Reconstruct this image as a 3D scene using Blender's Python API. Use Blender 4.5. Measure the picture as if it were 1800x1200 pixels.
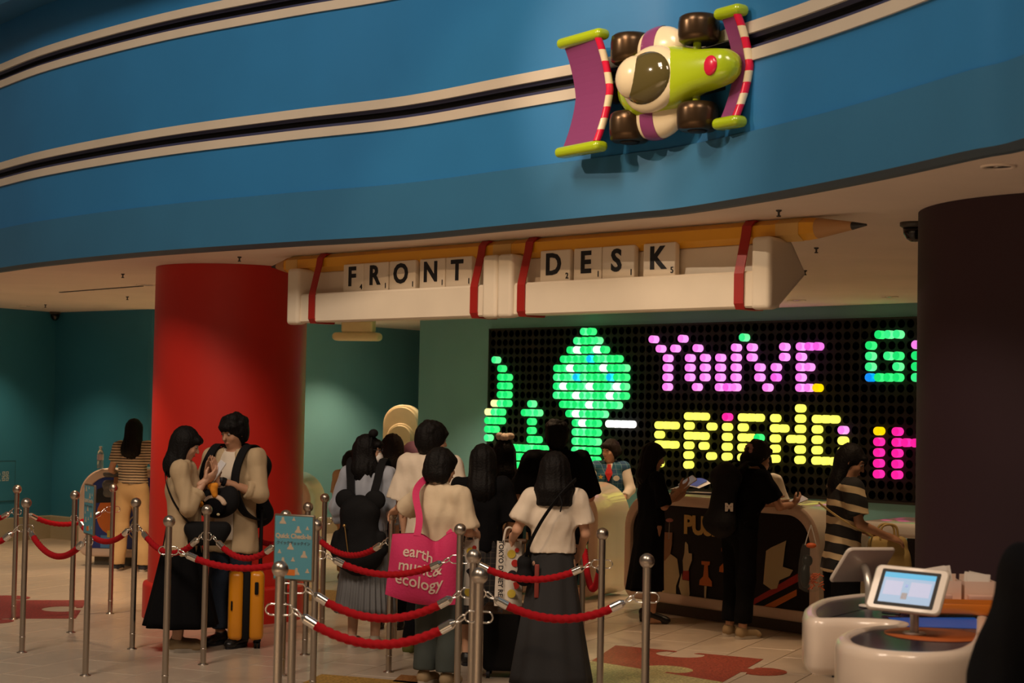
import bpy, bmesh, math, random
import numpy as np
from mathutils import Vector, Matrix

for o in list(bpy.data.objects):
    bpy.data.objects.remove(o, do_unlink=True)
random.seed(7)
scene = bpy.context.scene
COL = scene.collection
PI = math.pi

# ------------------------------------------------------------------ camera
F, H = 3000.0, 1.70
pitch, roll = math.atan(117 / F), math.atan(0.0192)
fw = np.array([0, math.cos(pitch), math.sin(pitch)])
_r = np.array([1.0, 0, 0]); _u = np.array([0, -math.sin(pitch), math.cos(pitch)])
rt = math.cos(roll) * _r + math.sin(roll) * _u
up = -math.sin(roll) * _r + math.cos(roll) * _u
cam_data = bpy.data.cameras.new('camera')
cam = bpy.data.objects.new('camera', cam_data); COL.objects.link(cam)
cam.matrix_world = Matrix(((rt[0], up[0], -fw[0], 0), (rt[1], up[1], -fw[1], 0), (rt[2], up[2], -fw[2], H), (0, 0, 0, 1)))
cam_data.sensor_width = 36; cam_data.sensor_fit = 'HORIZONTAL'
cam_data.lens = F * 36 / 1800
cam_data.clip_start = 0.1; cam_data.clip_end = 200
cam_data.dof.use_dof = True; cam_data.dof.focus_distance = 12.0; cam_data.dof.aperture_fstop = 4.5
scene.camera = cam

# survey helpers: where the sight line of a photo pixel meets a level or a distance
def ray(x, y): return (x - 900) * rt - (y - 600) * up + F * fw
def PZ(x, y, z):
    d = ray(x, y); t = (z - H) / d[2]; return Vector((d[0] * t, d[1] * t, z))
def PY(x, y, Y):
    d = ray(x, y); t = Y / d[1]; return Vector((d[0] * t, Y, H + d[2] * t))
def PP(x, y, o, n):      # meets a plane through o with normal n
    d = Vector(ray(x, y)); c = Vector((0, 0, H)); t = (Vector(o) - c).dot(n) / d.dot(n); return c + d * t

# ------------------------------------------------------------------ world, view
w = bpy.data.worlds.new('world'); scene.world = w; w.use_nodes = True
w.node_tree.nodes['Background'].inputs[0].default_value = (1.0, 0.72, 0.48, 1)
w.node_tree.nodes['Background'].inputs[1].default_value = 0.095
scene.view_settings.view_transform = 'Standard'; scene.view_settings.look = 'None'
scene.view_settings.gamma = 1; scene.view_settings.use_curve_mapping = False
scene.view_settings.exposure = 0.0

def area(name, loc, target, size, power, color, sizey=None, spread=180):
    l = bpy.data.lights.new(name, 'AREA'); l.energy = power; l.color = color; l.size = size
    if sizey: l.shape = 'RECTANGLE'; l.size_y = sizey
    l.spread = math.radians(spread)
    o = bpy.data.objects.new(name, l); COL.objects.link(o); o.location = loc
    o.rotation_euler = (Vector(target) - Vector(loc)).to_track_quat('-Z', 'Y').to_euler(); return o
def spot(name, loc, target, power, angle, color, blend=0.4, radius=0.05):
    l = bpy.data.lights.new(name, 'SPOT'); l.energy = power; l.color = color; l.spot_size = math.radians(angle)
    l.spot_blend = blend; l.shadow_soft_size = radius
    o = bpy.data.objects.new(name, l); COL.objects.link(o); o.location = loc
    o.rotation_euler = (Vector(target) - Vector(loc)).to_track_quat('-Z', 'Y').to_euler(); return o
WARM = (1.0, 0.66, 0.38); WARM2 = (1.0, 0.78, 0.56)
# the atrium's high ceiling lamps
area('atrium_lamp', (-4.5, 4.5, 9.5), (-3.0, 12.5, 3.5), 2.5, 480, (1.0, 0.80, 0.62))
area('atrium_lamp', (1.5, 1.0, 9.5), (-0.5, 9.0, 2.0), 2.5, 330, (1.0, 0.80, 0.62))
# spotlight trained on the toy car
spot('car_spotlight', (-7.0, 7.4, 6.7), (0.70, 9.4, 3.42), 1150, 15, WARM2, 0.75, 0.04)
spot('kiosk_spotlight', (0.2, 3.2, 8.0), (1.35, 6.6, 0.9), 430, 17, WARM, 0.7, 0.10)
# added spots on the unseen atrium floor, bouncing light up to the soffit
spot('atrium_fill_spot', (-3.5, 2.5, 9.5), (-3.8, 3.6, 0), 8000, 33, WARM2, 0.6, 0.2)
spot('atrium_fill_spot', (-1.6, 2.0, 9.5), (-1.7, 2.8, 0), 6000, 30, WARM2, 0.6, 0.2)
spot('atrium_fill_spot', (0.4, 0.5, 9.5), (0.5, 1.2, 0), 6000, 24, WARM2, 0.6, 0.2)
# recessed downlights behind the fascia; last two added to bounce light onto the ceiling
for (x, y, p, a) in [(-4.9, 18.2, 150, 80), (-3.6, 15.9, 240, 75), (-2.9, 19.6, 170, 95), (-1.75, 21.9, 170, 110), (-1.0, 19.4, 170, 100), (-3.4, 13.3, 90, 75), (-5.6, 19.4, 90, 110),
                     (1.05, 15.9, 110, 95), (1.25, 12.2, 90, 52), (0.0, 13.2, 60, 80), (2.9, 13.4, 60, 85), (-1.4, 14.6, 60, 85), (2.3, 10.6, 60, 90), (0.3, 17.6, 70, 110), (2.4, 15.9, 120, 80), (3.6, 14.6, 110, 80)]:
    spot('downlight_and_fill_beam', (x, y, 2.73), (x, y, 0), p * 0.88, a, WARM, 0.6, 0.05)
# wash from the atrium side onto the front sign
spot('sign_spotlight', (-2.8, 5.0, 6.5), (0.3, 10.4, 2.4), 430, 30, WARM, 0.5, 0.08)

# ------------------------------------------------------------------ materials
MATS = {}
def mat(name, col, rough=0.5, metal=0.0, spec=0.5, bump=0.0, bscale=60, var=0.0, vscale=8, coat=0.0, trans=0.0, emit=0.0, sheen=0.0, alpha=1.0):
    if name in MATS: return MATS[name]
    m = bpy.data.materials.new(name); m.use_nodes = True; nt = m.node_tree
    b = nt.nodes['Principled BSDF']
    c = (col[0], col[1], col[2], 1)
    b.inputs['Base Color'].default_value = c
    b.inputs['Roughness'].default_value = rough; b.inputs['Metallic'].default_value = metal
    b.inputs['Specular IOR Level'].default_value = spec
    b.inputs['Coat Weight'].default_value = coat; b.inputs['Transmission Weight'].default_value = trans
    b.inputs['Sheen Weight'].default_value = sheen; b.inputs['Alpha'].default_value = alpha
    if emit > 0:
        b.inputs['Emission Color'].default_value = c; b.inputs['Emission Strength'].default_value = emit
    tc = nt.nodes.new('ShaderNodeTexCoord')
    if var > 0:
        n = nt.nodes.new('ShaderNodeTexNoise'); n.inputs['Scale'].default_value = vscale; n.inputs['Detail'].default_value = 4
        nt.links.new(tc.outputs['Object'], n.inputs['Vector'])
        r = nt.nodes.new('ShaderNodeValToRGB')
        r.color_ramp.elements[0].position = 0.3; r.color_ramp.elements[1].position = 0.7
        r.color_ramp.elements[0].color = tuple(max(0, v * (1 - var)) for v in col) + (1,)
        r.color_ramp.elements[1].color = tuple(min(1, v * (1 + var)) for v in col) + (1,)
        nt.links.new(n.outputs['Fac'], r.inputs['Fac']); nt.links.new(r.outputs['Color'], b.inputs['Base Color'])
    if bump > 0:
        n = nt.nodes.new('ShaderNodeTexNoise'); n.inputs['Scale'].default_value = bscale; n.inputs['Detail'].default_value = 3
        nt.links.new(tc.outputs['Object'], n.inputs['Vector'])
        bp = nt.nodes.new('ShaderNodeBump'); bp.inputs['Strength'].default_value = bump; bp.inputs['Distance'].default_value = 0.01
        nt.links.new(n.outputs['Fac'], bp.inputs['Height']); nt.links.new(bp.outputs['Normal'], b.inputs['Normal'])
    MATS[name] = m; return m

def bands(name, c1, c2, axis, period, duty=0.5, rough=0.7, wobble=0.0, wscale=3.0, tilt=None):
    """two colours alternating along an object axis"""
    m = mat(name, c1, rough); nt = m.node_tree; b = nt.nodes['Principled BSDF']
    tc = nt.nodes.new('ShaderNodeTexCoord'); sp = nt.nodes.new('ShaderNodeSeparateXYZ')
    nt.links.new(tc.outputs['Object'], sp.inputs[0])
    src = sp.outputs[axis]
    if tilt is not None:
        mt = nt.nodes.new('ShaderNodeMath'); mt.operation = 'MULTIPLY_ADD'; mt.inputs[1].default_value = tilt[1]
        nt.links.new(sp.outputs[tilt[0]], mt.inputs[0]); nt.links.new(src, mt.inputs[2]); src = mt.outputs[0]
    if wobble > 0:
        n = nt.nodes.new('ShaderNodeTexNoise'); n.inputs['Scale'].default_value = wscale
        nt.links.new(tc.outputs['Object'], n.inputs['Vector'])
        ma = nt.nodes.new('ShaderNodeMath'); ma.operation = 'MULTIPLY_ADD'; ma.inputs[1].default_value = wobble
        nt.links.new(n.outputs['Fac'], ma.inputs[0]); nt.links.new(src, ma.inputs[2]); src = ma.outputs[0]
    d = nt.nodes.new('ShaderNodeMath'); d.operation = 'DIVIDE'; d.inputs[1].default_value = period; nt.links.new(src, d.inputs[0])
    f = nt.nodes.new('ShaderNodeMath'); f.operation = 'FRACT'; nt.links.new(d.outputs[0], f.inputs[0])
    g = nt.nodes.new('ShaderNodeMath'); g.operation = 'GREATER_THAN'; g.inputs[1].default_value = duty; nt.links.new(f.outputs[0], g.inputs[0])
    mx = nt.nodes.new('ShaderNodeMix'); mx.data_type = 'RGBA'
    nt.links.new(g.outputs[0], mx.inputs['Factor'])
    mx.inputs[6].default_value = tuple(c1) + (1,); mx.inputs[7].default_value = tuple(c2) + (1,)
    nt.links.new(mx.outputs[2], b.inputs['Base Color']); return m

def wall_paint(name, col, rough=0.55): return mat(name, col, rough, bump=0.05, bscale=25, var=0.06, vscale=1.2)

M_BLUE = wall_paint('blue_wall_paint', (0.023, 0.195, 0.47), 0.5)
M_BAND = wall_paint('shaded_band_blue', (0.032, 0.165, 0.33), 0.5)  # same paint as the wall, with the band's shading put into the colour
M_CREAM = wall_paint('cream_rail_paint', (0.62, 0.55, 0.45))
M_NAVY = mat('navy_groove_paint', (0.03, 0.035, 0.09), 0.5)
M_BLACK = mat('matt_black', (0.006, 0.006, 0.008), 0.6)
M_TEAL = wall_paint('teal_wall_paint', (0.15, 0.37, 0.43), 0.5)
M_TEAL2 = wall_paint('deep_teal_wall_paint', (0.030, 0.195, 0.31), 0.5)
M_CEIL = wall_paint('warm_white_ceiling_paint', (0.82, 0.70, 0.60), 0.8)
M_RED = wall_paint('red_column_paint', (0.55, 0.02, 0.012), 0.42)
M_PURPLE = wall_paint('dark_purple_paint', (0.030, 0.009, 0.016), 0.7)
M_IVORY = mat('ivory_plastic', (0.82, 0.72, 0.57), 0.42, var=0.04, vscale=3)
M_WHITE = mat('white_gloss', (0.82, 0.78, 0.72), 0.25, coat=0.3)
M_STEEL = mat('brushed_steel', (0.50, 0.44, 0.38), 0.30, 1.0, bump=0.04, bscale=200)
M_CHROME = mat('chrome', (0.8, 0.77, 0.72), 0.1, 1.0)
M_ROPE = mat('red_rope_fibre', (0.42, 0.006, 0.012), 0.85, spec=0.2, bump=0.4, bscale=400)
M_SKIN = mat('skin', (0.60, 0.34, 0.22), 0.5, var=0.05, vscale=20)
M_SKIN2 = mat('tanned_skin', (0.46, 0.24, 0.14), 0.5, var=0.05, vscale=20)
M_HAIR = mat('black_hair', (0.006, 0.005, 0.005), 0.6, spec=0.15, bump=0.5, bscale=90)
M_HAIRB = mat('dark_brown_hair', (0.014, 0.008, 0.006), 0.6, spec=0.15, bump=0.5, bscale=90)
M_BLKCLOTH = mat('black_cloth', (0.005, 0.005, 0.006), 0.95, spec=0.1, bump=0.3, bscale=30)
M_INK = mat('black_ink', (0.008, 0.008, 0.012), 0.6)

# ------------------------------------------------------------------ object helpers
def tag(o, label=None, cat=None, group=None, kind=None):
    if label: o['label'] = label
    if cat: o['category'] = cat
    if group: o['group'] = group
    if kind: o['kind'] = kind
    return o
def thing(name, label, cat, loc=(0, 0, 0), rz=0.0, group=None):
    o = bpy.data.objects.new(name, None); COL.objects.link(o); o.empty_display_size = 0.1
    o.location = loc; o.rotation_euler = (0, 0, rz); return tag(o, label, cat, group)
def link(name, me, parent=None, loc=None, rot=None):
    o = bpy.data.objects.new(name, me); COL.objects.link(o)
    if parent: o.parent = parent
    if loc is not None: o.location = loc
    if rot is not None: o.rotation_euler = rot
    return o
def copy_tree(o, parent=None):
    c = o.copy(); COL.objects.link(c)
    if parent: c.parent = parent
    for ch in list(o.children): copy_tree(ch, c)
    return c

class MB:
    def __init__(s): s.v = []; s.f = []; s.mi = []; s.cur = 0; s.smooth = []; s.sm = False
    def add(s, vs, fs, sm=None):
        b = len(s.v); s.v += [tuple(x) for x in vs]
        for f in fs: s.f.append(tuple(b + i for i in f)); s.mi.append(s.cur); s.smooth.append(s.sm if sm is None else sm)
        return s
    def box(s, c, d, rz=0.0):
        x, y, z = d[0] / 2, d[1] / 2, d[2] / 2; cs, sn = math.cos(rz), math.sin(rz)
        vs = [(c[0] + cs * a * x - sn * b * y, c[1] + sn * a * x + cs * b * y, c[2] + e * z) for e in (-1, 1) for a, b in ((-1, -1), (1, -1), (1, 1), (-1, 1))]
        return s.add(vs, [(3, 2, 1, 0), (4, 5, 6, 7), (0, 1, 5, 4), (1, 2, 6, 5), (2, 3, 7, 6), (3, 0, 4, 7)], False)
    def rbox(s, c, d, r, seg=3, M=None):
        bm = bmesh.new(); bmesh.ops.create_cube(bm, size=1)
        for v in bm.verts: v.co = Vector((v.co.x * d[0], v.co.y * d[1], v.co.z * d[2]))
        bmesh.ops.bevel(bm, geom=bm.edges[:], offset=min(r, min(d) * 0.49), segments=seg, affect='EDGES', profile=0.5)
        for v in bm.verts:
            if M: v.co = M @ v.co
            v.co += Vector(c)
        bm.verts.index_update()
        s.add([v.co[:] for v in bm.verts], [[v.index for v in f.verts] for f in bm.faces], True); bm.free(); return s
    def frame(s, a, b):
        d = (Vector(b) - Vector(a)); d.normalize(); h = Vector((0, 0, 1)) if abs(d.z) < 0.95 else Vector((1, 0, 0))
        u = d.cross(h).normalized(); return d, u, d.cross(u)
    def cyl(s, a, b, ra, rb=None, n=16, caps=True, sm=True):
        rb = ra if rb is None else rb; a, b = Vector(a), Vector(b); d, u, w_ = s.frame(a, b); vs = []
        for p, r in ((a, ra), (b, rb)):
            vs += [p + (u * math.cos(2 * PI * i / n) + w_ * math.sin(2 * PI * i / n)) * r for i in range(n)]
        s.add(vs, [(i, (i + 1) % n, n + (i + 1) % n, n + i) for i in range(n)], sm)
        if caps: s.add(vs, [tuple(range(n - 1, -1, -1)), tuple(range(n, 2 * n))], False)
        return s
    def tube(s, pts, r, n=10, closed=False, caps=True, rfun=None):
        pts = [Vector(p) for p in pts]; m = len(pts); vs = []; pu = None
        for i, p in enumerate(pts):
            if closed: t = pts[(i + 1) % m] - pts[i - 1]
            else: t = pts[min(i + 1, m - 1)] - pts[max(i - 1, 0)]
            t.normalize()
            if pu is None:
                h = Vector((0, 0, 1)) if abs(t.z) < 0.9 else Vector((1, 0, 0)); u = t.cross(h).normalized()
            else:
                u = (pu - t * pu.dot(t)).normalized()
            pu = u; w_ = t.cross(u)
            for k in range(n):
                a = 2 * PI * k / n; rr = (r(i) if callable(r) else r) if rfun is None else rfun(i, a)
                vs.append(p + (u * math.cos(a) + w_ * math.sin(a)) * rr)
        fs = []
        for i in range(m if closed else m - 1):
            j = (i + 1) % m
            for k in range(n): k2 = (k + 1) % n; fs.append((i * n + k, i * n + k2, j * n + k2, j * n + k))
        s.add(vs, fs, True)
        if caps and not closed: s.add(vs[:n] + vs[-n:], [tuple(range(n - 1, -1, -1)), tuple(range(n, 2 * n))], False)
        return s
    def lathe(s, prof, c=(0, 0, 0), n=24, M=None, caps=True):
        vs = []
        for r, z in prof:
            for i in range(n):
                p = Vector((r * math.cos(2 * PI * i / n), r * math.sin(2 * PI * i / n), z))
                if M: p = M @ p
                vs.append(p + Vector(c))
        fs = []
        for j in range(len(prof) - 1):
            for i in range(n): k = (i + 1) % n; fs.append((j * n + i, j * n + k, (j + 1) * n + k, (j + 1) * n + i))
        if caps:
            fs.append(tuple(range(n - 1, -1, -1))); fs.append(tuple(range((len(prof) - 1) * n, len(prof) * n)))
        return s.add(vs, fs, True)
    def ball(s, c, r, n=16, m=10, M=None):
        r = (r, r, r) if not hasattr(r, '__len__') else r; vs = []; fs = []
        for j in range(1, m):
            a = PI * j / m
            for i in range(n):
                p = Vector((r[0] * math.sin(a) * math.cos(2 * PI * i / n), r[1] * math.sin(a) * math.sin(2 * PI * i / n), r[2] * math.cos(a)))
                if M: p = M @ p
                vs.append(p + Vector(c))
        t = Vector((0, 0, r[2])); 
        if M: t = M @ t
        vs.append(Vector(c) + t); vs.append(Vector(c) - t); T = len(vs) - 2
        for j in range(m - 2):
            for i in range(n): k = (i + 1) % n; fs.append((j * n + i, (j + 1) * n + i, (j + 1) * n + k, j * n + k))
        for i in range(n): k = (i + 1) % n; fs.append((T, i, k)); fs.append((T + 1, (m - 2) * n + k, (m - 2) * n + i))
        return s.add(vs, fs, True)
    def prism(s, poly, z0, z1, M=None):
        """poly in local xy, extruded z0..z1, M maps to place"""
        n = len(poly); vs = [Vector((p[0], p[1], z)) for z in (z0, z1) for p in poly]
        if M: vs = [M @ v for v in vs]
        return s.add(vs, [tuple(range(n - 1, -1, -1)), tuple(range(n, 2 * n))] + [(i, (i + 1) % n, n + (i + 1) % n, n + i) for i in range(n)], False)
    def loops(s, rings, closed=True, sm=True, cap0=False, cap1=False):
        n = len(rings[0]); vs = [p for r in rings for p in r]; fs = []
        for j in range(len(rings) - 1):
            for i in range(n if closed else n - 1):
                k = (i + 1) % n; fs.append((j * n + i, j * n + k, (j + 1) * n + k, (j + 1) * n + i))
        s.add(vs, fs, sm)
        if cap0: s.add(rings[0], [tuple(range(n - 1, -1, -1))], False)
        if cap1: s.add(rings[-1], [tuple(range(n))], False)
        return s
    def mesh(s, name, mats):
        me = bpy.data.meshes.new(name); me.from_pydata(s.v, [], s.f)
        mats = mats if isinstance(mats, (list, tuple)) else [mats]
        for m in mats: me.materials.append(m)
        me.polygons.foreach_set('material_index', s.mi); me.polygons.foreach_set('use_smooth', s.smooth)
        me.update(); return me
    def build(s, name, mats, parent=None, loc=None, rot=None):
        return link(name, s.mesh(name, mats), parent, loc, rot)

def structure(o): o['kind'] = 'structure'; return o
def basis(o, x, y, z):
    """matrix with columns x,y,z and origin o"""
    return Matrix(((x[0], y[0], z[0], o[0]), (x[1], y[1], z[1], o[1]), (x[2], y[2], z[2], o[2]), (0, 0, 0, 1)))
def catmull(pts, per=8, closed=False):
    pts = [Vector(p) for p in pts]; n = len(pts); out = []
    for i in range(n if closed else n - 1):
        if closed: a, b, c, d = pts[i - 1], pts[i], pts[(i + 1) % n], pts[(i + 2) % n]
        else: a, b, c, d = pts[max(i - 1, 0)], pts[i], pts[i + 1], pts[min(i + 2, n - 1)]
        for k in range(per):
            t = k / per
            out.append(0.5 * ((2 * b) + (c - a) * t + (2 * a - 5 * b + 4 * c - d) * t * t + (3 * b - a - 3 * c + d) * t ** 3))
    if not closed: out.append(pts[-1])
    return out
def text_mesh(body, size, extrude, m, name='lettering', bold=0.0, align='CENTER', shear=0.0, sp=1.0):
    cu = bpy.data.curves.new(name, 'FONT'); cu.body = body; cu.size = size; cu.extrude = extrude; cu.offset = bold
    cu.align_x = align; cu.align_y = 'CENTER'; cu.shear = shear; cu.space_character = sp; cu.resolution_u = 3
    t = bpy.data.objects.new('tmp', cu); COL.objects.link(t)
    dg = bpy.context.evaluated_depsgraph_get(); dg.update()
    me = bpy.data.meshes.new_from_object(t.evaluated_get(dg)); bpy.data.objects.remove(t); bpy.data.curves.remove(cu)
    me.name = name; me.materials.clear(); me.materials.append(m); return me

# ------------------------------------------------------------------ sdf modelling (numpy surface nets)
class SDF:
    def __init__(s, vox): s.vox = vox; s.p = []
    def cone(s, a, b, ra, rb=None, k=0.02, fl=1.0, sub=False, flat=None):
        s.p.append(('c', np.array(a, float), np.array(b, float), ra, ra if rb is None else rb, k, fl, sub, flat)); return s
    def ell(s, c, r, k=0.02, R=None, sub=False):
        s.p.append(('e', np.array(c, float), np.array(r, float) if hasattr(r, '__len__') else np.array([r] * 3, float), R, k, sub)); return s
    def cut(s, o, n): s.p.append(('x', np.array(o, float), np.array(n, float))); return s
    def arrays(s, smooth=1):
        lo, hi = np.full(3, 1e9), np.full(3, -1e9)
        for p in s.p:
            if p[0] == 'c' and not p[7]:
                r = max(p[3], p[4]); lo = np.minimum(lo, np.minimum(p[1], p[2]) - r); hi = np.maximum(hi, np.maximum(p[1], p[2]) + r)
            elif p[0] == 'e' and not p[5]:
                r = p[2].max(); lo = np.minimum(lo, p[1] - r); hi = np.maximum(hi, p[1] + r)
        v = s.vox; lo -= 3 * v; hi += 3 * v; n = np.ceil((hi - lo) / v).astype(int) + 1
        vol = np.full(n, 0.2, np.float32)
        ax = [lo[i] + v * np.arange(n[i]) for i in range(3)]
        for p in s.p:
            if p[0] == 'x':
                d = sum(((ax[i] - p[1][i]) * p[2][i]).reshape([-1 if j == i else 1 for j in range(3)]) for i in range(3))
                vol = np.maximum(vol, d.astype(np.float32)); continue
            if p[0] == 'c': r = max(p[3], p[4]); l, h = np.minimum(p[1], p[2]) - r, np.maximum(p[1], p[2]) + r; k = p[5]
            else: r = p[2].max(); l, h = p[1] - r, p[1] + r; k = p[4]
            m = k + 4 * v
            i0 = np.clip(np.floor((l - m - lo) / v).astype(int), 0, n); i1 = np.clip(np.ceil((h + m - lo) / v).astype(int) + 1, 0, n)
            if (i1 <= i0).any(): continue
            X, Y, Z = np.meshgrid(*[ax[i][i0[i]:i1[i]] for i in range(3)], indexing='ij', sparse=True)
            if p[0] == 'c':
                _, a, b, ra, rb, k, fl, sub, flat = p
                ba = b - a; bay = ba[1] / fl; qx, qy, qz = X - a[0], (Y - a[1]) / fl, Z - a[2]
                L = ba[0] ** 2 + bay ** 2 + ba[2] ** 2 + 1e-12
                t0 = (qx * ba[0] + qy * bay + qz * ba[2]) / L; t = np.clip(t0, 0, 1)
                d = np.sqrt((qx - t * ba[0]) ** 2 + (qy - t * bay) ** 2 + (qz - t * ba[2]) ** 2) - (ra + (rb - ra) * t)
                if flat: d = np.maximum(d, (t0 - 1) * math.sqrt(L))
                if flat == 2: d = np.maximum(d, -t0 * math.sqrt(L))
            else:
                _, c, r, R, k, sub = p
                q = [X - c[0], Y - c[1], Z - c[2]]
                if R is not None: q = [R[0][i] * q[0] + R[1][i] * q[1] + R[2][i] * q[2] for i in range(3)]
                k0 = np.sqrt((q[0] / r[0]) ** 2 + (q[1] / r[1]) ** 2 + (q[2] / r[2]) ** 2)
                k1 = np.sqrt((q[0] / r[0] ** 2) ** 2 + (q[1] / r[1] ** 2) ** 2 + (q[2] / r[2] ** 2) ** 2) + 1e-9
                d = k0 * (k0 - 1) / k1
            sl = tuple(slice(i0[i], i1[i]) for i in range(3)); o = vol[sl]; d = d.astype(np.float32)
            if sub:
                d = -d
                hh = np.maximum(k - np.abs(o - d), 0) / k if k > 0 else 0
                vol[sl] = np.maximum(o, d) + hh * hh * k * 0.25
            else:
                hh = np.maximum(k - np.abs(o - d), 0) / k if k > 0 else 0
                vol[sl] = np.minimum(o, d) - hh * hh * k * 0.25
        return surfnet(vol, lo, v, smooth)
def surfnet(vol, lo, v, smooth=1):
    ins = vol < 0; n = np.array(vol.shape)
    c = np.zeros(n - 1, np.int8)
    for i in (0, 1):
        for j in (0, 1):
            for k in (0, 1): c += ins[i:n[0] - 1 + i, j:n[1] - 1 + j, k:n[2] - 1 + k]
    act = (c > 0) & (c < 8); idx = np.argwhere(act)
    ids = np.full(n - 1, -1, np.int64); ids[act] = np.arange(len(idx))
    pos = np.zeros((len(idx), 3)); cnt = np.zeros(len(idx))
    cor = [(i, j, k) for i in (0, 1) for j in (0, 1) for k in (0, 1)]
    for a in cor:
        for d in range(3):
            if a[d] == 0:
                b = list(a); b[d] = 1
                va = vol[idx[:, 0] + a[0], idx[:, 1] + a[1], idx[:, 2] + a[2]]; vb = vol[idx[:, 0] + b[0], idx[:, 1] + b[1], idx[:, 2] + b[2]]
                m = (va < 0) != (vb < 0); t = np.where(m, va / np.where(m, va - vb, 1), 0)
                pos += np.where(m[:, None], np.array(a) + t[:, None] * (np.array(b) - np.array(a)), 0); cnt += m
    pos = (pos / cnt[:, None] + idx) * v + lo
    quads = []
    for d in range(3):
        u, w_ = (d + 1) % 3, (d + 2) % 3
        s0 = [slice(0, n[i]) for i in range(3)]; s1 = list(s0); s0[d] = slice(0, n[d] - 1); s1[d] = slice(1, n[d])
        A, B = ins[tuple(s0)], ins[tuple(s1)]
        g = np.argwhere(A != B); g = g[(g[:, u] > 0) & (g[:, w_] > 0) & (g[:, u] < n[u] - 1) & (g[:, w_] < n[w_] - 1)]
        eu = np.zeros(3, int); eu[u] = 1; ew = np.zeros(3, int); ew[w_] = 1
        q = np.stack([ids[tuple((g - o).T)] for o in (eu * 0, eu, eu + ew, ew)], 1)
        fl = A[tuple(g.T)]; q[~fl] = q[~fl][:, ::-1]; quads.append(q)
    q = np.concatenate(quads)
    for _ in range(smooth):
        acc = np.zeros_like(pos); ct = np.zeros(len(pos))
        for i in range(4):
            a, b = q[:, i], q[:, (i + 1) % 4]
            for dd in range(3):
                acc[:, dd] += np.bincount(a, pos[b, dd], len(pos)) + np.bincount(b, pos[a, dd], len(pos))
            ct += np.bincount(a, None, len(pos)) + np.bincount(b, None, len(pos))
        pos = pos * 0.4 + 0.6 * acc / np.maximum(ct, 1)[:, None]
    return pos, q
def np_mesh(name, pos, quads, m, wrinkle=0.0, wf=(9, 9, 4), seed=0):
    if wrinkle > 0:
        rs = np.random.RandomState(seed); f = np.zeros(len(pos))
        for i in range(7):
            k = rs.normal(size=3) * np.array(wf) * (1 + i * 0.35); f += np.sin(pos @ k + rs.uniform(0, 6.28)) / (1 + 0.35 * i)
        a, b, c = pos[quads[:, 0]], pos[quads[:, 1]], pos[quads[:, 2]]; fn = np.cross(b - a, c - a); vn = np.zeros_like(pos)
        for i in range(4): np.add.at(vn, quads[:, i], fn)
        vn /= np.linalg.norm(vn, axis=1)[:, None] + 1e-12; pos = pos + vn * (f * wrinkle)[:, None]
    me = bpy.data.meshes.new(name); me.vertices.add(len(pos)); me.vertices.foreach_set('co', pos.astype(np.float32).ravel())
    me.loops.add(4 * len(quads)); me.polygons.add(len(quads))
    me.loops.foreach_set('vertex_index', quads.astype(np.int32).ravel()); me.polygons.foreach_set('loop_start', np.arange(0, 4 * len(quads), 4, dtype=np.int32))
    me.polygons.foreach_set('use_smooth', np.ones(len(quads), bool)); me.update(calc_edges=True); me.validate()
    me.materials.append(m); return me
def sdf_obj(name, s, m, parent, smooth=1, **kw):
    p, q = s.arrays(smooth); return link(name, np_mesh(name, p, q, m, **kw), parent)
# ================================================================== SETTING
ZC = 2.77
# --- curved fascia of the upper wall, followed along its lower edge
fas = [PZ(x, y, ZC) for x, y in [(0, 477), (100, 464), (280, 447.5), (500, 433), (708, 421), (900, 403), (1100, 384), (1200, 374), (1367, 347), (1533, 315), (1700, 278), (1800, 257)]]
fas = [Vector((-7.2, 19.5, ZC)), Vector((-5.6, 16.2, ZC))] + fas + [Vector((2.14, 5.6, ZC)), Vector((2.2, 3.5, ZC)), Vector((2.2, -1.0, ZC))]
fc = [Vector((p.x, p.y, 0)) for p in catmull(fas, 5)]
nrm = []
for i, p in enumerate(fc):
    t = fc[min(i + 1, len(fc) - 1)] - fc[max(i - 1, 0)]; t.normalize(); nrm.append(Vector((t.y, -t.x, 0)))
# smooth the normals
for _ in range(4):
    nrm = [((nrm[max(i - 1, 0)] + nrm[i] * 2 + nrm[min(i + 1, len(nrm) - 1)])).normalized() for i in range(len(nrm))]
def along(profile, b=None, sm=True):
    b = b or MB()
    rings = [[fc[i] + nrm[i] * w_ + Vector((0, 0, z)) for i in range(len(fc))] for w_, z in profile]
    for k in range(len(rings) - 1): b.loops([rings[k], rings[k + 1]], closed=False, sm=True)
    return b
T1, T2 = 3.494, 4.345
b = MB()
along([(0, 3.12), (0, T1)], b); along([(0, T1 + 0.204), (0, T2)], b); along([(0, T2 + 0.204), (0, 4.90)], b)
structure(b.build('wall_front', M_BLUE))
structure(along([(-0.06, ZC), (-0.03, ZC + 0.004), (0.014, ZC + 0.028)]).build('trim_1', mat('lip_shade', (0.05, 0.09, 0.13), 0.6)))  # shade on the down-facing lip put into a darker colour
structure(along([(0.014, ZC + 0.028), (0.016, 3.13), (0, 3.135)]).build('trim_2', M_BAND))
n_t = 3
for T in (T1, T2):
    for prof, m in [([(0, T), (0.014, T), (0.014, T + 0.061), (-0.004, T + 0.061)], M_CREAM), ([(0, T + 0.143), (0.014, T + 0.143), (0.014, T + 0.204), (0, T + 0.204)], M_CREAM),
                    ([(-0.004, T + 0.061), (-0.014, T + 0.085)], M_NAVY), ([(-0.014, T + 0.122), (-0.004, T + 0.143)], M_NAVY),
                    ([(-0.014, T + 0.085), (-0.05, T + 0.088), (-0.05, T + 0.119), (-0.014, T + 0.122)], M_BLACK)]:
        structure(along(prof).build('trim_%d' % n_t, m)); n_t += 1
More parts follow.
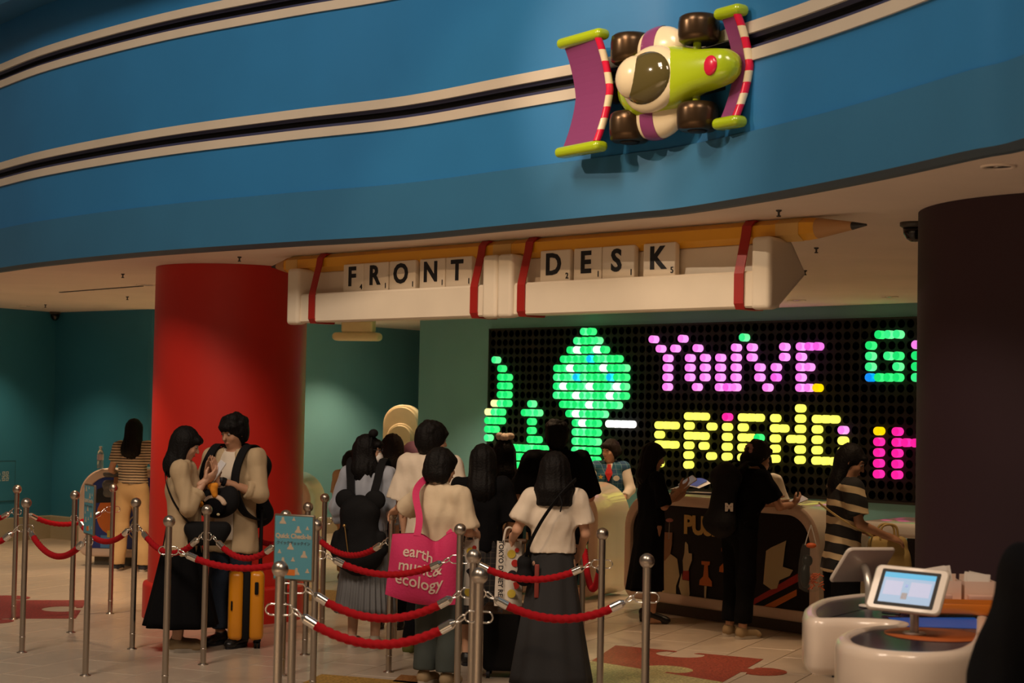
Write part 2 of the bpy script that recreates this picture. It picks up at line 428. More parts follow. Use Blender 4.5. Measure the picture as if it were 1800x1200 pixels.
structure(along([(0, 4.90), (0.34, 4.86), (0.36, 4.89), (0.36, 5.35), (0.2, 5.6), (0, 5.9)]).build('trim_%d' % n_t, M_BAND)); n_t += 1
# --- soffit behind the fascia
b = MB(); far = []
for i, p in enumerate(fc):
    f = i / (len(fc) - 1); far.append(Vector((-9.0 + 18.0 * min(1, f * 1.4), 26 - max(0, f - 0.72) * 96, 0)))
b.loops([[p - n * 0.06 + Vector((0, 0, ZC)) for p, n in zip(fc, nrm)], [q + Vector((0, 0, ZC)) for q in far]], closed=False, sm=False)
structure(b.build('ceiling', M_CEIL))
# --- walls behind the lobby
def wall(name, pts, m, z0=0, z1=ZC, th=0.12, back=None):
    b = MB()
    for a, c in zip(pts, pts[1:]):
        a, c = Vector(a), Vector(c)
        b.add([(a.x, a.y, z0), (c.x, c.y, z0), (c.x, c.y, z1), (a.x, a.y, z1)], [(0, 1, 2, 3)])
    return structure(b.build(name, m))
c0, c1, c2, c3, c4 = (-7.4, 17.9), (-5.62, 21.02), (-4.13, 19.78), (-2.68, 22.27), (-0.95, 24.54)
wall('wall_left', [c0, c1], M_TEAL2)
arc = [Vector((-4.36, 19.97, 0)), Vector((-4.2, 19.86, 0)), Vector((-4.08, 19.88, 0)), Vector((-4.0, 20.02, 0))]
wall('wall_back_left', [c1] + [tuple(v[:2]) for v in catmull(arc, 4)], M_TEAL2)
wall('wall_back', [(-4.0, 20.02), c3, c4], M_TEAL)
LW0 = Vector((-1.152, 21.28, 0)); LWd = Vector((0.6965, -0.7176, 0)).normalized()      # the straight wall that carries the light board
wall('wall_jog', [c4, (LW0.x, LW0.y)], M_TEAL)
LW1 = LW0 + LWd * 9.5
wall('wall_board', [(LW0.x, LW0.y), (LW1.x, LW1.y)], M_TEAL)
wall('wall_right', [(LW1.x, LW1.y), (8.5, 6.0), (8.5, -1.0)], M_TEAL2)
# high cream skirting of the left walls
M_SKIRT = wall_paint('putty_skirting', (0.40, 0.35, 0.24))
def skirting(name, pts, h, off=0.025):
    b = MB()
    for a, c in zip(pts, pts[1:]):
        a, c = Vector((a[0], a[1], 0)), Vector((c[0], c[1], 0)); t = (c - a).normalized(); n = Vector((t.y, -t.x, 0)) * off
        P = [a + n, c + n]
        b.add([P[0], P[1], P[1] + Vector((0, 0, h)), P[0] + Vector((0, 0, h)), a + Vector((0, 0, h + 0.01)), c + Vector((0, 0, h + 0.01))], [(0, 1, 2, 3), (3, 2, 5, 4)])
    return structure(b.build(name, M_SKIRT))
skirting('baseboard_left', [c0, c1], 0.27); skirting('baseboard_back_left', [c1, (-4.22, 19.87)], 0.27)
skirting('baseboard_back', [(-4.0, 20.02), c3, c4], 0.2); skirting('baseboard_board', [(LW0.x, LW0.y), (LW1.x, LW1.y)], 0.12)

# --- floor: large terrazzo tiles laid on a slant, each with its own edges
M_TILE = mat('terrazzo_tile', (0.56, 0.46, 0.36), 0.30, bump=0.015, bscale=30, var=0.05, vscale=9, coat=0.15)
M_GROUT = mat('floor_grout', (0.09, 0.065, 0.05), 0.9)
b = MB(); b.add([(-14, -3, -0.012), (14, -3, -0.012), (14, 28, -0.012), (-14, 28, -0.012)], [(0, 1, 2, 3)])
floor = structure(b.build('floor', M_GROUT))
TA = math.radians(66); TL, TW = 0.735, 0.3675
def tile_mb(b, M):
    g = 0.0035; x, y, c = TL / 2 - g, TW / 2 - g, 0.002
    vs = [(-x, -y, -0.012), (x, -y, -0.012), (x, y, -0.012), (-x, y, -0.012), (-x, -y, -c), (x, -y, -c), (x, y, -c), (-x, y, -c), (-x + c, -y + c, 0), (x - c, -y + c, 0), (x - c, y - c, 0), (-x + c, y - c, 0)]
    fs = [(8, 9, 10, 11)] + [(i, (i + 1) % 4, 4 + (i + 1) % 4, 4 + i) for i in range(4)] + [(4 + i, 4 + (i + 1) % 4, 8 + (i + 1) % 4, 8 + i) for i in range(4)]
    b.add([M @ Vector(v) for v in vs] if M else vs, fs)
tb = MB(); tile_mb(tb, None); tile_me = tb.mesh('floor_tile', M_TILE)
def pix(p):
    q = np.array(p) - np.array([0, 0, H]); w_ = q @ fw; return 900 + F * (q @ rt) / w_, 600 - F * (q @ up) / w_, w_
cells = []
for i in range(-30, 34):
    for j in range(-60, 62):
        u_ = (i + (0.5 if j % 2 else 0)) * TL; v_ = j * TW
        x = u_ * math.cos(TA) - v_ * math.sin(TA) + 0.12; y = 12 + u_ * math.sin(TA) + v_ * math.cos(TA)
        if y < 0.5 or y > 25.5 or abs(x) > 9: continue
        px, py, w_ = pix((x, y, 0))
        vis = w_ > 0 and -40 < px < 1500 and py < 1215
        cells.append((0 if vis else 1, y, x))
cells.sort()
rest = MB()
for k, (vis, y, x) in enumerate(cells):
    if vis == 0 and k < 295:
        link('floor_tile', tile_me, floor, (x, y, 0), (0, 0, TA))
    else: tile_mb(rest, Matrix.Translation((x, y, 0)) @ Matrix.Rotation(TA, 4, 'Z'))
r = rest.build('floor_tile_field', M_TILE, floor); r['kind'] = 'stuff'

# --- jigsaw-shaped terrazzo inlays in the floor
def jig_side(a, c, kind):
    """points from a to c with a tab (+1), a socket (-1) or nothing"""
    a, c = Vector(a), Vector(c); d = c - a; L = d.length; d.normalize(); n = Vector((d.y, -d.x)) * (1 if kind >= 0 else -1)
    out = [a]
    if kind:
        m = a + d * L * 0.5; R = L * 0.135; nk = L * 0.075
        out += [m - d * nk - n * 0.0, m - d * nk * 0.8 + n * L * 0.04]
        for k in range(13):
            t = math.radians(215 - 250 * k / 12 ) ; out.append(m + n * (L * 0.12 + R * math.sin(t)) + d * (R * 1.15 * math.cos(t)))
        out += [m + d * nk * 0.8 + n * L * 0.04, m + d * nk]
    return out
def inlay(corners, kinds, col, label_mat):
    pts = []
    for i in range(4): pts += jig_side(corners[i][:2], corners[(i + 1) % 4][:2], kinds[i])
    bm = bmesh.new(); vs = [bm.verts.new((p.x, p.y, 0.0015)) for p in pts]; f = bm.faces.new(vs)
    if f.normal.z < 0: f.normal_flip()
    e = bmesh.ops.extrude_face_region(bm, geom=[f])
    for v in [g for g in e['geom'] if isinstance(g, bmesh.types.BMVert)]: v.co.z = 0.003
    bmesh.ops.triangulate(bm, faces=bm.faces[:]); bmesh.ops.recalc_face_normals(bm, faces=bm.faces[:])
    me = bpy.data.meshes.new('floor_inlay'); bm.to_mesh(me); bm.free()
    m = mat(label_mat, col, 0.4, var=0.6, vscale=60); me.materials.append(m)
    return link('floor_inlay', me, floor)
def quad(*px): return [PZ(x, y, 0) for x, y in px]
inlay(quad((1082, 1134.5), (1040, 1162), (1270, 1199), (1342, 1158.7)), [0, -1, 1, -1], (0.29, 0.058, 0.036), 'coral_terrazzo')
inlay(quad((1040, 1162), (980, 1200), (1225, 1240), (1270, 1199)), [0, 0, 0, 1], (0.42, 0.38, 0.18), 'moss_terrazzo')
inlay(quad((-150, 1055), (-170, 1087), (133, 1087), (153, 1055)), [0, 1, -1, 1], (0.26, 0.035, 0.035), 'maroon_terrazzo')
inlay(quad((566, 1185), (500, 1215), (720, 1250), (745, 1200)), [0, 0, 0, 0], (0.42, 0.24, 0.05), 'ochre_terrazzo')
inlay(quad((705, 1186), (690, 1198), (740, 1203), (752, 1190)), [0, 0, 0, 0], (0.30, 0.13, 0.04), 'rust_terrazzo')
inlay(quad((545, 1035), (515, 1052), (640, 1065), (655, 1042)), [0, 0, 0, 0], (0.42, 0.24, 0.05), 'ochre_terrazzo')

# ================================================================== COLUMNS
def column(label, c, r, m, skirt_r, skirt_h):
    t = thing('round_column', label, 'column', (c[0], c[1], 0))
    MB().lathe([(r, skirt_h - 0.02), (r, ZC - 0.001)], n=96, caps=False).build('shaft', m, t)
    MB().lathe([(skirt_r, 0.0), (skirt_r, skirt_h - 0.02), (skirt_r - 0.006, skirt_h), (r, skirt_h + 0.012)], n=96, caps=False).build('base_skirt', m, t)
    return t
column('fat round red column behind the chatting couple', (-2.262, 13.72), 0.605, M_RED, 0.642, 0.27)
column('massive dark purple round column at the right edge', (3.03, 8.78), 0.92, M_PURPLE, 0.94, 0.2)

# ================================================================== LIGHT BOARD
P_ = 0.1025
bd0 = Vector((-0.2, 20.3, 0)) - LWd * 0.055                       # board's left edge, on the wall
nB = Vector((LWd.y, -LWd.x, 0))                                   # out of the wall
NC, NR, ZT = 74, 17, 2.573
board = thing('peg_light_board', 'giant black board of round light pegs spelling YOU\'VE G and FRIEND', 'light board', (bd0.x, bd0.y, 0), math.atan2(LWd.y, LWd.x))
# local frame: x along the board, y into the wall, z up
M_PANEL = mat('board_charcoal', (0.016, 0.015, 0.014), 0.7, spec=0.15)
M_HOLE = mat('hole_black', (0.0012, 0.0012, 0.0012), 1.0, spec=0.0)
hx = lambda k: 0.055 + k * P_
hz = lambda r_: ZT - r_ * P_
face = MB(); pits = MB(); N = 12; HR = 0.041; yf = -0.03
for k in range(NC):
    for r_ in range(NR):
        cx, cz = hx(k), hz(r_); h = P_ / 2
        sq = []
        for i in range(N):
            a = 2 * PI * (i + 0.5) / N; ca, sa = math.cos(a), math.sin(a); q = h / max(abs(ca), abs(sa)); sq.append((cx + ca * q, yf, cz + sa * q))
        ci = [(cx + HR * math.cos(2 * PI * (i + 0.5) / N), yf, cz + HR * math.sin(2 * PI * (i + 0.5) / N)) for i in range(N)]
        cb = [(x, yf + 0.022, z) for x, y, z in ci]
        face.loops([sq, ci], sm=False)
        pits.loops([ci, cb], sm=False, cap1=True)
        # corners of the cell
        for sx, sz in ((1, 1), (-1, 1), (-1, -1), (1, -1)):
            pass
face.build('board_face', M_PANEL, board); po = pits.build('peg_hole', M_HOLE, board); po['kind'] = 'stuff'
b = MB(); Wd = NC * P_ + 0.02
zt, zb = ZT + P_ / 2, ZT - 16.5 * P_
for c, d in [((Wd / 2, -0.02, zt + 0.007), (Wd + 0.03, 0.05, 0.016)), ((Wd / 2, -0.02, zb - 0.012), (Wd + 0.03, 0.05, 0.024)), ((-0.004, -0.02, (zt + zb) / 2), (0.016, 0.05, zt - zb))]: b.box(c, d)
b.box((Wd / 2, 0.005, (zt + zb) / 2), (Wd, 0.008, zt - zb))
b.build('board_frame', M_BLACK, board)
for k in (24, 51): MB().box((hx(k) - P_ / 2, yf - 0.001, (zt + zb) / 2), (0.004, 0.004, zt - zb)).build('panel_joint', M_BLACK, board)
PEG = {}
def lit(name, col, s1, cap=None):
    cap = cap or tuple(v * 0.55 for v in col)
    PEG[name] = (mat('peg_' + name + '_side', col, 0.3, emit=s1), mat('peg_' + name + '_cap', cap, 0.3, emit=s1))
lit('green', (0.05, 0.90, 0.22), 1.0, (0.005, 0.72, 0.16)); lit('lime_green', (0.16, 0.95, 0.34), 1.0, (0.03, 0.80, 0.24))
lit('white', (1, 0.97, 0.98), 1.3, (1, 0.95, 0.97)); lit('cyan', (0.02, 0.62, 1.0), 1.0, (0.0, 0.45, 0.9))
lit('pink', (0.98, 0.36, 0.92), 1.0, (0.86, 0.20, 0.82)); lit('magenta', (0.92, 0.20, 0.85), 1.0, (0.80, 0.10, 0.72))
lit('yellow', (0.93, 0.92, 0.12), 1.1, (0.93, 0.92, 0.14)); lit('hot_pink', (1.0, 0.03, 0.40), 1.0, (0.95, 0.01, 0.33))
lit('amber', (1.0, 0.72, 0.0), 1.0, (0.95, 0.62, 0.0)); lit('cream', (0.95, 0.93, 0.38), 1.0, (0.95, 0.93, 0.42)); lit('blue', (0.0, 0.30, 1.0), 1.0, (0.0, 0.24, 0.9))
peg_me = {}
PR, PQ = 0.0405, 0.088
for nme, (ms, mc) in PEG.items():
    b = MB(); b.sm = True
    pr = [(PR * 0.98, 0.0), (PR, -PQ + 0.006), (PR * 0.985, -PQ + 0.002)]
    Mx = basis((0, 0, 0), (1, 0, 0), (0, 0, 1), (0, 1, 0))
    b.lathe(pr, n=20, M=Mx, caps=False); b.cur = 1
    b.lathe([(PR * 0.985, -PQ + 0.002), (PR * 0.93, -PQ), (0.001, -PQ - 0.003)], n=20, M=Mx, caps=False)
    peg_me[nme] = b.mesh('peg', [ms, mc])
pegs = {}
def put(color, row, cols):
    for k in cols: pegs[(row, k)] = color
C_ = 25
def let(color, spec, base=C_):
    for row, cols in spec.items(): put(color, row, [base + k for k in cols])
let('pink', {1: [0, 4], 2: [1, 3], 3: [2], 4: [2], 5: [2], 6: [2]})
let('pink', {2: [6], 3: [5, 7], 4: [5, 7], 5: [5, 7], 6: [6]})
let('pink', {2: [11], 3: [9, 11], 4: [9, 11], 5: [9, 11], 6: [9, 10, 11]})
let('green', {1: [12]})
let('pink', {2: [13, 17], 3: [13, 17], 4: [14, 16], 5: [14, 16], 6: [15]})
let('pink', {2: [19, 20, 21], 3: [19], 4: [19, 20], 5: [19], 6: [19, 20]}); let('magenta', {2: [20, 21], 5: [16], 6: [10]}); let('amber', {6: [21]})
let('green', {1: [28, 29, 30], 2: [27], 3: [27, 29, 30], 4: [27, 30], 5: [28, 29, 30]}); let('blue', {5: [27]})
let('pink', {2: [32]}); let('green', {3: [32], 4: [32], 5: [32]})
let('yellow', {10: [1, 2, 3], 11: [1], 12: [1, 2, 3], 13: [1], 14: [1]})
let('yellow', {9: [5, 6, 7], 10: [5, 8], 11: [5, 6, 7], 12: [5, 7], 13: [5, 8], 14: [5]})
let('yellow', {10: [10], 11: [10], 12: [10], 13: [10]}); let('hot_pink', {9: [10]})
let('yellow', {9: [12, 13, 14], 10: [12], 11: [12, 13], 12: [12], 13: [12, 13, 14]}); let('green', {11: [14]})
let('yellow', {9: [16], 10: [16, 17], 11: [16, 18, 19], 12: [16, 19], 13: [16, 19]}); let('yellow', {8: [19], 9: [16, 19], 10: [16, 17, 19]})
let('yellow', {9: [21, 22, 23], 10: [21], 11: [21, 24], 12: [21, 24], 13: [21, 22, 23]}); let('pink', {10: [24]})
let('hot_pink', {11: [28], 12: [28], 13: [28], 14: [28]}); let('amber', {10: [28]})
let('hot_pink', {10: [30], 11: [30, 31, 32], 12: [30], 13: [30], 14: [30]})
# the green picture: a plain round-topped tree, a tall sprout, a small bush and a grassy bank
rg = random.Random(3)
rows = {0: (15, 16), 1: (14, 17), 2: (13, 18), 3: (12, 20), 4: (11, 21), 5: (11, 21), 6: (11, 21), 7: (11, 21), 8: (12, 20), 9: (13, 18), 10: (14, 17), 11: (14, 17), 12: (14, 17), 13: (14, 17), 14: (13, 17), 15: (12, 19), 16: (11, 20)}
for r_, (a, c) in rows.items():
    put('green', r_, range(a, c + 1))
for r_, (a, c) in {3: (1, 1), 4: (2, 2), 5: (2, 3), 6: (2, 3), 7: (2, 3), 8: (1, 3), 9: (0, 2), 10: (0, 2), 11: (0, 1), 12: (0, 0), 8.5: (7, 7)}.items():
    if r_ == int(r_): put('green', r_, range(a, c + 1))
put('cream', 8, [1]); put('cream', 9, [0])
for r_, (a, c) in {8: (7, 7), 9: (6, 8), 10: (7, 7), 11: (7, 7), 12: (7, 8), 13: (4, 9), 14: (4, 9), 15: (3, 9), 16: (3, 10)}.items(): put('green', r_, range(a, c + 1))
for r_, k in [(2, 14), (2, 17), (4, 13), (4, 18), (6, 12), (6, 16), (6, 20), (7, 14), (7, 19), (8, 16), (9, 14), (10, 15)]: put('white', r_, [k])
for r_, k in [(3, 16), (5, 14), (5, 19)]: put('cyan', r_, [k])
for k in [19, 20, 21, 22]: put('white', 10, [k])
keys = sorted(pegs, key=lambda q: (q[1] > 57, q))
for n_, (r_, k) in enumerate(keys):
    cname = pegs[(r_, k)]
    if cname == 'green' and rg.random() < 0.4: cname = 'lime_green'
    link('peg', peg_me[cname], board, (hx(k), yf, hz(r_)))
print('PEGS', len(keys))
# ================================================================== HANGING SIGN
pa, pb = PZ(478, 469, 2.702), PZ(1523, 395, 2.702)
sx = (pb - pa); SL = sx.length; sx.normalize(); sy = Vector((-sx.y, sx.x, 0)); SRZ = math.atan2(sx.y, sx.x)
S_M = basis(pa * 1.0, sx, sy, (0, 0, 1)); S_M[2][3] = 0.0                 # local x along the sign, y away from the hall, z up
S_I = S_M.inverted()
def srx(px, py, y):    # local x where the sight line of a pixel meets the plane at local depth y
    return (S_I @ PP(px, py, S_M @ Vector((0, y, 0)), sy)).x
M_PENCIL = mat('pencil_yellow', (0.80, 0.38, 0.02), 0.35, coat=0.3); M_TAPE = mat('masking_tape', (0.68, 0.42, 0.13), 0.6); M_WOOD = mat('pencil_wood', (0.50, 0.27, 0.11), 0.6)
M_LEAD = mat('pencil_lead', (0.012, 0.012, 0.014), 0.4); M_BAND_R = mat('red_rubber', (0.36, 0.012, 0.008), 0.5)
t = thing('giant_pencil', 'giant yellow double-ended pencil along the top of the FRONT DESK sign', 'pencil', (pa.x, pa.y, 0), SRZ)
def hexring(x, r, n=6): return [Vector((x, r * math.cos(2 * PI * (i + 0.5) / n), 2.702 + r * math.sin(2 * PI * (i + 0.5) / n))) for i in range(n)]
R6 = 0.062
MB().loops([hexring(0.32, R6), hexring(SL - 0.36, R6)], sm=False, cap0=True, cap1=True).build('pencil_body', M_PENCIL, t)
for x0, x1, x2, x3 in ((0.32, 0.20, 0.07, 0.0), (SL - 0.36, SL - 0.30, SL - 0.085, SL)):
    MB().loops([hexring(x0, R6), hexring(x1, R6 * 0.92)] if x0 < 1 else [hexring(x0, R6), hexring(x1, R6 * 0.9)], sm=False).build('painted_shoulder', M_PENCIL, t)
    MB().loops([hexring(x1, R6 * 0.9, 18), hexring(x2, 0.022, 18)], cap0=True, cap1=True).build('sharpened_wood', M_WOOD, t)
    MB().loops([hexring(x2, 0.0225, 18), hexring((x2 + x3) / 2, 0.014, 18), hexring(x3, 0.006, 18)], cap0=True, cap1=True).build('lead_tip', M_LEAD, t)
xm = srx(893, 440, 0)
for xc, wd in ((0.30, 0.13), (xm, 0.16), (SL - 0.47, 0.15)):
    MB().loops([hexring(xc - wd / 2, R6 + 0.003), hexring(xc + wd / 2, R6 + 0.003)], sm=False, cap0=True, cap1=True).build('tape', M_TAPE, t)
# racks
LIPY = -0.125
def rack(label, xa, xb):
    t = thing('tile_rack', label, 'rack', (pa.x, pa.y, 0), SRZ)
    prof = [(LIPY, 2.285), (LIPY, 2.465), (LIPY + 0.012, 2.478), (LIPY + 0.04, 2.478), (LIPY + 0.045, 2.45), (-0.02, 2.45), (0.0, 2.635), (0.012, 2.645), (0.04, 2.645), (0.05, 2.62), (0.05, 2.29), (0.04, 2.28), (LIPY + 0.01, 2.275)]
    MB().loops([[Vector((x, y, z)) for y, z in prof] for x in (xa + 0.08, xb - 0.08)], sm=False, cap0=True, cap1=True).build('tile_shelf', M_IVORY, t)
    cap = [(-0.155, 2.262), (-0.155, 2.662), (0.055, 2.655), (0.205, 2.475), (-0.075, 2.262)]
    for x0, x1 in ((xa, xa + 0.13), (xb - 0.13, xb)):
        bm = bmesh.new()
        f = bm.faces.new([bm.verts.new((x0, y, z)) for y, z in cap]); e = bmesh.ops.extrude_face_region(bm, geom=[f])
        for v in [g for g in e['geom'] if isinstance(g, bmesh.types.BMVert)]: v.co.x = x1
        bmesh.ops.recalc_face_normals(bm, faces=bm.faces[:])
        bmesh.ops.bevel(bm, geom=bm.edges[:], offset=0.026, segments=4, affect='EDGES', profile=0.5)
        me = bpy.data.meshes.new('end_cap'); bm.to_mesh(me); bm.free(); me.materials.append(M_IVORY)
        for p in me.polygons: p.use_smooth = len(p.vertices) == 4 and p.area < 0.004
        link('end_cap', me, t)
    return t
xa, xb = srx(503, 520, -0.155), srx(872, 500, -0.155)
xc, xd = xb + 0.002, srx(1353, 490, -0.155)
rack('long ivory letter rack holding the tiles that spell FRONT', xa, xb)
rack('long ivory letter rack holding the tiles that spell DESK', xc, xd)
M_TILEI = mat('tile_ivory', (0.86, 0.75, 0.60), 0.5)
for ch, num, p0, p1 in [('F', '4', 603, 639), ('R', '1', 639, 682), ('O', '1', 684, 730), ('N', '1', 737, 782), ('T', '1', 783, 829), ('D', '2', 949, 1002), ('E', '1', 1008, 1057), ('S', '1', 1058, 1115), ('K', '5', 1130, 1187)]:
    yy = -0.072; py = 490 - (p0 - 600) * 0.06
    x0, x1 = srx(p0, py, yy), srx(p1, py, yy); wd = x1 - x0
    cpt = S_M @ Vector(((x0 + x1) / 2, -0.05, 2.458))
    t = thing('letter_tile', 'ivory letter tile marked %s with a small %s, in the %s row' % (ch, num, 'FRONT' if ch in 'FRONT' and p0 < 900 else 'DESK'), 'letter tile', cpt, SRZ, 'letter tiles of the sign')
    hgt = 0.215
    tb = MB(); tb.rbox((0, 0, hgt / 2), (wd * 0.985, 0.045, hgt), 0.007, 2); tb.build('tile_block', M_TILEI, t)
    link('letter', text_mesh(ch, 0.182, 0.002, M_INK, 'letter', 0.0055), t, (-0.012, -0.0245, 0.122), (PI / 2, 0, 0))
    link('small_number', text_mesh(num, 0.05, 0.002, M_INK, 'small_number', 0.0006), t, (wd * 0.5 - 0.022, -0.0245, 0.052), (PI / 2, 0, 0))
for px, where in ((547, 'left of the F tile'), (832, 'right of the T tile'), (915, 'left of the D tile'), (1298, 'far right of the K tile')):
    x = srx(px, 560 - (px - 547) * 0.028, LIPY - 0.01)
    y0 = LIPY - 0.012
    path = [(y0, 2.30), (y0, 2.465), (y0 + 0.006, 2.487), (-0.078, 2.68), (-0.068, 2.735), (-0.036, 2.767), (0.03, 2.767), (0.068, 2.72), (0.072, 2.60), (0.062, 2.29), (0.05, 2.268), (y0 + 0.02, 2.268)]
    b = MB(); wv = 0.032
    ins = lambda q, k: (q[0] + (0.0 - q[0]) * k, q[1] + (2.5 - q[1]) * k)
    outer = [[Vector((x + s_ * wv, y, min(z, ZC - 0.002))) for y, z in path] for s_ in (-1, 1)]
    inner = [[Vector((x + s_ * wv, *ins(q, 0.05))) for q in path] for s_ in (1, -1)]
    b.loops([outer[0], outer[1], inner[0], inner[1], outer[0]], sm=False)
    o = b.build('rubber_band', M_BAND_R, None, (pa.x, pa.y, 0), (0, 0, SRZ))
    tag(o, 'red strap wrapped round pencil and rack, ' + where, 'strap', 'red straps of the sign')

# ================================================================== TOY RACE CAR ON THE WALL
# nearest point of the fascia to the sight line
def fascia_at(px, z):
    best = None
    for i in range(len(fc) - 1):
        for k in range(10):
            p = fc[i].lerp(fc[i + 1], k / 10); qx, qy, w_ = pix((p.x, p.y, z))
            if best is None or abs(qx - px) < best[0]: best = (abs(qx - px), p, nrm[i].lerp(nrm[i + 1], k / 10).normalized())
    return best[1], best[2]
cp, cn = fascia_at(1196, 3.47)
ct = Vector((-cn.y, cn.x, 0))
car = thing('toy_race_car', 'giant lime green and purple toy race car mounted on the blue wall', 'toy car', (cp.x + cn.x * 0.03, cp.y + cn.y * 0.03, 3.47))
car.scale = (0.88, 0.88, 0.88)
car.rotation_euler = (PI / 2, 0, math.atan2(ct.y, ct.x))
CARX = 0.0
M_LIME = mat('lime_gloss', (0.42, 0.56, 0.012), 0.22, coat=0.5); M_CPUR = mat('purple_gloss', (0.25, 0.05, 0.17), 0.3, coat=0.3)
M_CCREAM = mat('cream_gloss', (0.85, 0.72, 0.48), 0.25, coat=0.4); M_CRED = mat('crimson_gloss', (0.75, 0.012, 0.06), 0.25, coat=0.4)
M_GLASS = mat('olive_canopy', (0.10, 0.08, 0.025), 0.10, coat=0.6); M_TYRE = mat('bronze_tyre', (0.085, 0.05, 0.025), 0.28, 0.75)
def oval(u, hw, hh, w0, n=28, e=2.4):
    r = []
    for i in range(n):
        a = 2 * PI * i / n; c, s_ = math.cos(a), math.sin(a)
        r.append(Vector((u, hw * math.copysign(abs(c) ** (2 / e), c), w0 + hh * math.copysign(abs(s_) ** (2 / e), s_))))
    return r
secs = [(-0.34, 0.05, 0.04, 0.12), (-0.32, 0.12, 0.08, 0.13), (-0.25, 0.175, 0.10, 0.14), (-0.15, 0.20, 0.11, 0.15), (0.0, 0.205, 0.115, 0.15), (0.2, 0.185, 0.112, 0.15), (0.4, 0.13, 0.105, 0.15), (0.54, 0.115, 0.095, 0.14), (0.62, 0.10, 0.085, 0.135), (0.665, 0.07, 0.06, 0.13), (0.685, 0.02, 0.02, 0.125)]
MB().loops([oval(*s_) for s_ in secs], cap0=True, cap1=True).build('body_shell', M_LIME, car)
b = MB(); b.ball((0.02, 0, 0.215), (0.27, 0.205, 0.085), 36, 16); b.build('cockpit_rim', M_CCREAM, car)
b = MB(); b.ball((0.025, 0, 0.245), (0.225, 0.165, 0.095), 36, 18); b.build('canopy', M_GLASS, car)
b = MB(); b.ball((-0.085, 0.02, 0.262), (0.150, 0.135, 0.095), 28, 14); b.build('helmet', M_CCREAM, car)
b = MB(); b.ball((0.56, 0, 0.222), (0.060, 0.060, 0.020), 28, 12); b.build('nose_dot', M_CRED, car)
for sgn in (-1, 1):
    pod = MB(); pod.ball((-0.05, 0.205 * sgn, 0.10), (0.235, 0.145, 0.09), 32, 16)
    pod.build('side_pod', M_CCREAM, car)
    # painted stripe: a thin proud shell round the pod
    st = MB(); rings = []
    for uu in (-0.13, -0.11, -0.09, -0.07, -0.05, -0.03, -0.01, 0.0):
        q = math.sqrt(max(0, 1 - ((uu + 0.05) / 0.235) ** 2)) * 1.012 + 0.01; rings.append([Vector((uu, 0.205 * sgn + 0.145 * q * math.cos(2 * PI * i / 28), 0.10 + 0.09 * q * math.sin(2 * PI * i / 28))) for i in range(28)])
    st.loops(rings); st.build('pod_stripe', M_CPUR, car)
def tyre(u, v, w0, r, wd):
    rr = [(r * 0.55, -wd / 2), (r * 0.8, -wd / 2), (r * 0.95, -wd * 0.42), (r, -wd * 0.2), (r, wd * 0.2), (r * 0.95, wd * 0.42), (r * 0.8, wd / 2), (r * 0.55, wd / 2)]
    o = MB().lathe(rr, n=32, M=basis((0, 0, 0), (1, 0, 0), (0, 0, -1), (0, 1, 0))).build('wheel', M_TYRE, car, (u, v, w0))
    h = MB().lathe([(r * 0.5, wd * 0.5), (r * 0.4, wd * 0.56), (0.001, wd * 0.58)], n=20, M=basis((0, 0, 0), (1, 0, 0), (0, 0, -math.copysign(1, v)), (0, math.copysign(1, v), 0))).build('hub', M_BLACK, o)
for sgn in (-1, 1):
    tyre(-0.29, 0.245 * sgn, 0.13, 0.13, 0.185); tyre(0.345, 0.262 * sgn, 0.125, 0.125, 0.165)
    MB().cyl((0.345, 0.08 * sgn, 0.14), (0.345, 0.2 * sgn, 0.135), 0.024).build('axle', M_LIME, car)
def wing(u0, u1, hv, w0, bow, nseg, tilt, chk):
    pl = MB(); n = 16; top = []; bot = []
    for i in range(n + 1):
        f = i / n * 2 - 1; bb = bow * (1 - abs(f)); v = hv * f; ww = w0 - 0.06 * (1 - f * f)
        top.append([Vector((u0 + bb, v, ww + 0.0)), Vector((u1 + bb, v, ww + tilt))])
    rings = [[a, c, c - Vector((0, 0, 0.025)), a - Vector((0, 0, 0.025))] for a, c in top]
    pl.loops(rings, sm=False, cap0=True, cap1=True); pl.build('wing_plate', M_CPUR, car)
    for k in range(nseg):
        cb = MB(); sub = []
        for q in (0, 0.5, 1):
            f = (k + q) / nseg * 2 - 1; bb = bow * (1 - abs(f)); v = hv * f; ww = w0 - 0.06 * (1 - f * f) + tilt
            sub.append([Vector((u1 + bb - 0.026 * math.cos(a_) + 0.012, v, ww - 0.008 + 0.024 * math.sin(a_))) for a_ in [2 * PI * j / 10 for j in range(10)]])
        cb.loops(sub, cap0=True, cap1=True); cb.build('wing_edge_block', M_CRED if (k % 2 == chk) else M_CCREAM, car)
    for sgn in (-1, 1):
        q = MB(); q.rbox(((u0 + u1) / 2 + 0.0, (hv + 0.03) * sgn, w0 - 0.02 + tilt / 2), (u1 - u0 + 0.10, 0.07, 0.11), 0.034, 4); q.build('wing_end', M_LIME, car)
wing(-0.83, -0.47, 0.325, 0.25, 0.05, 9, 0.02, 0)
wing(0.53, 0.655, 0.295, 0.11, 0.045, 9, 0.01, 0)
MB().box((-0.5, 0.0, 0.10), (0.06, 0.12, 0.10)).build('wing_stay', M_TYRE, car)
b = MB(); b.box((0, 0, 0.02), (0.9, 0.2, 0.1)); b.build('wall_mount', M_BLACK, car)

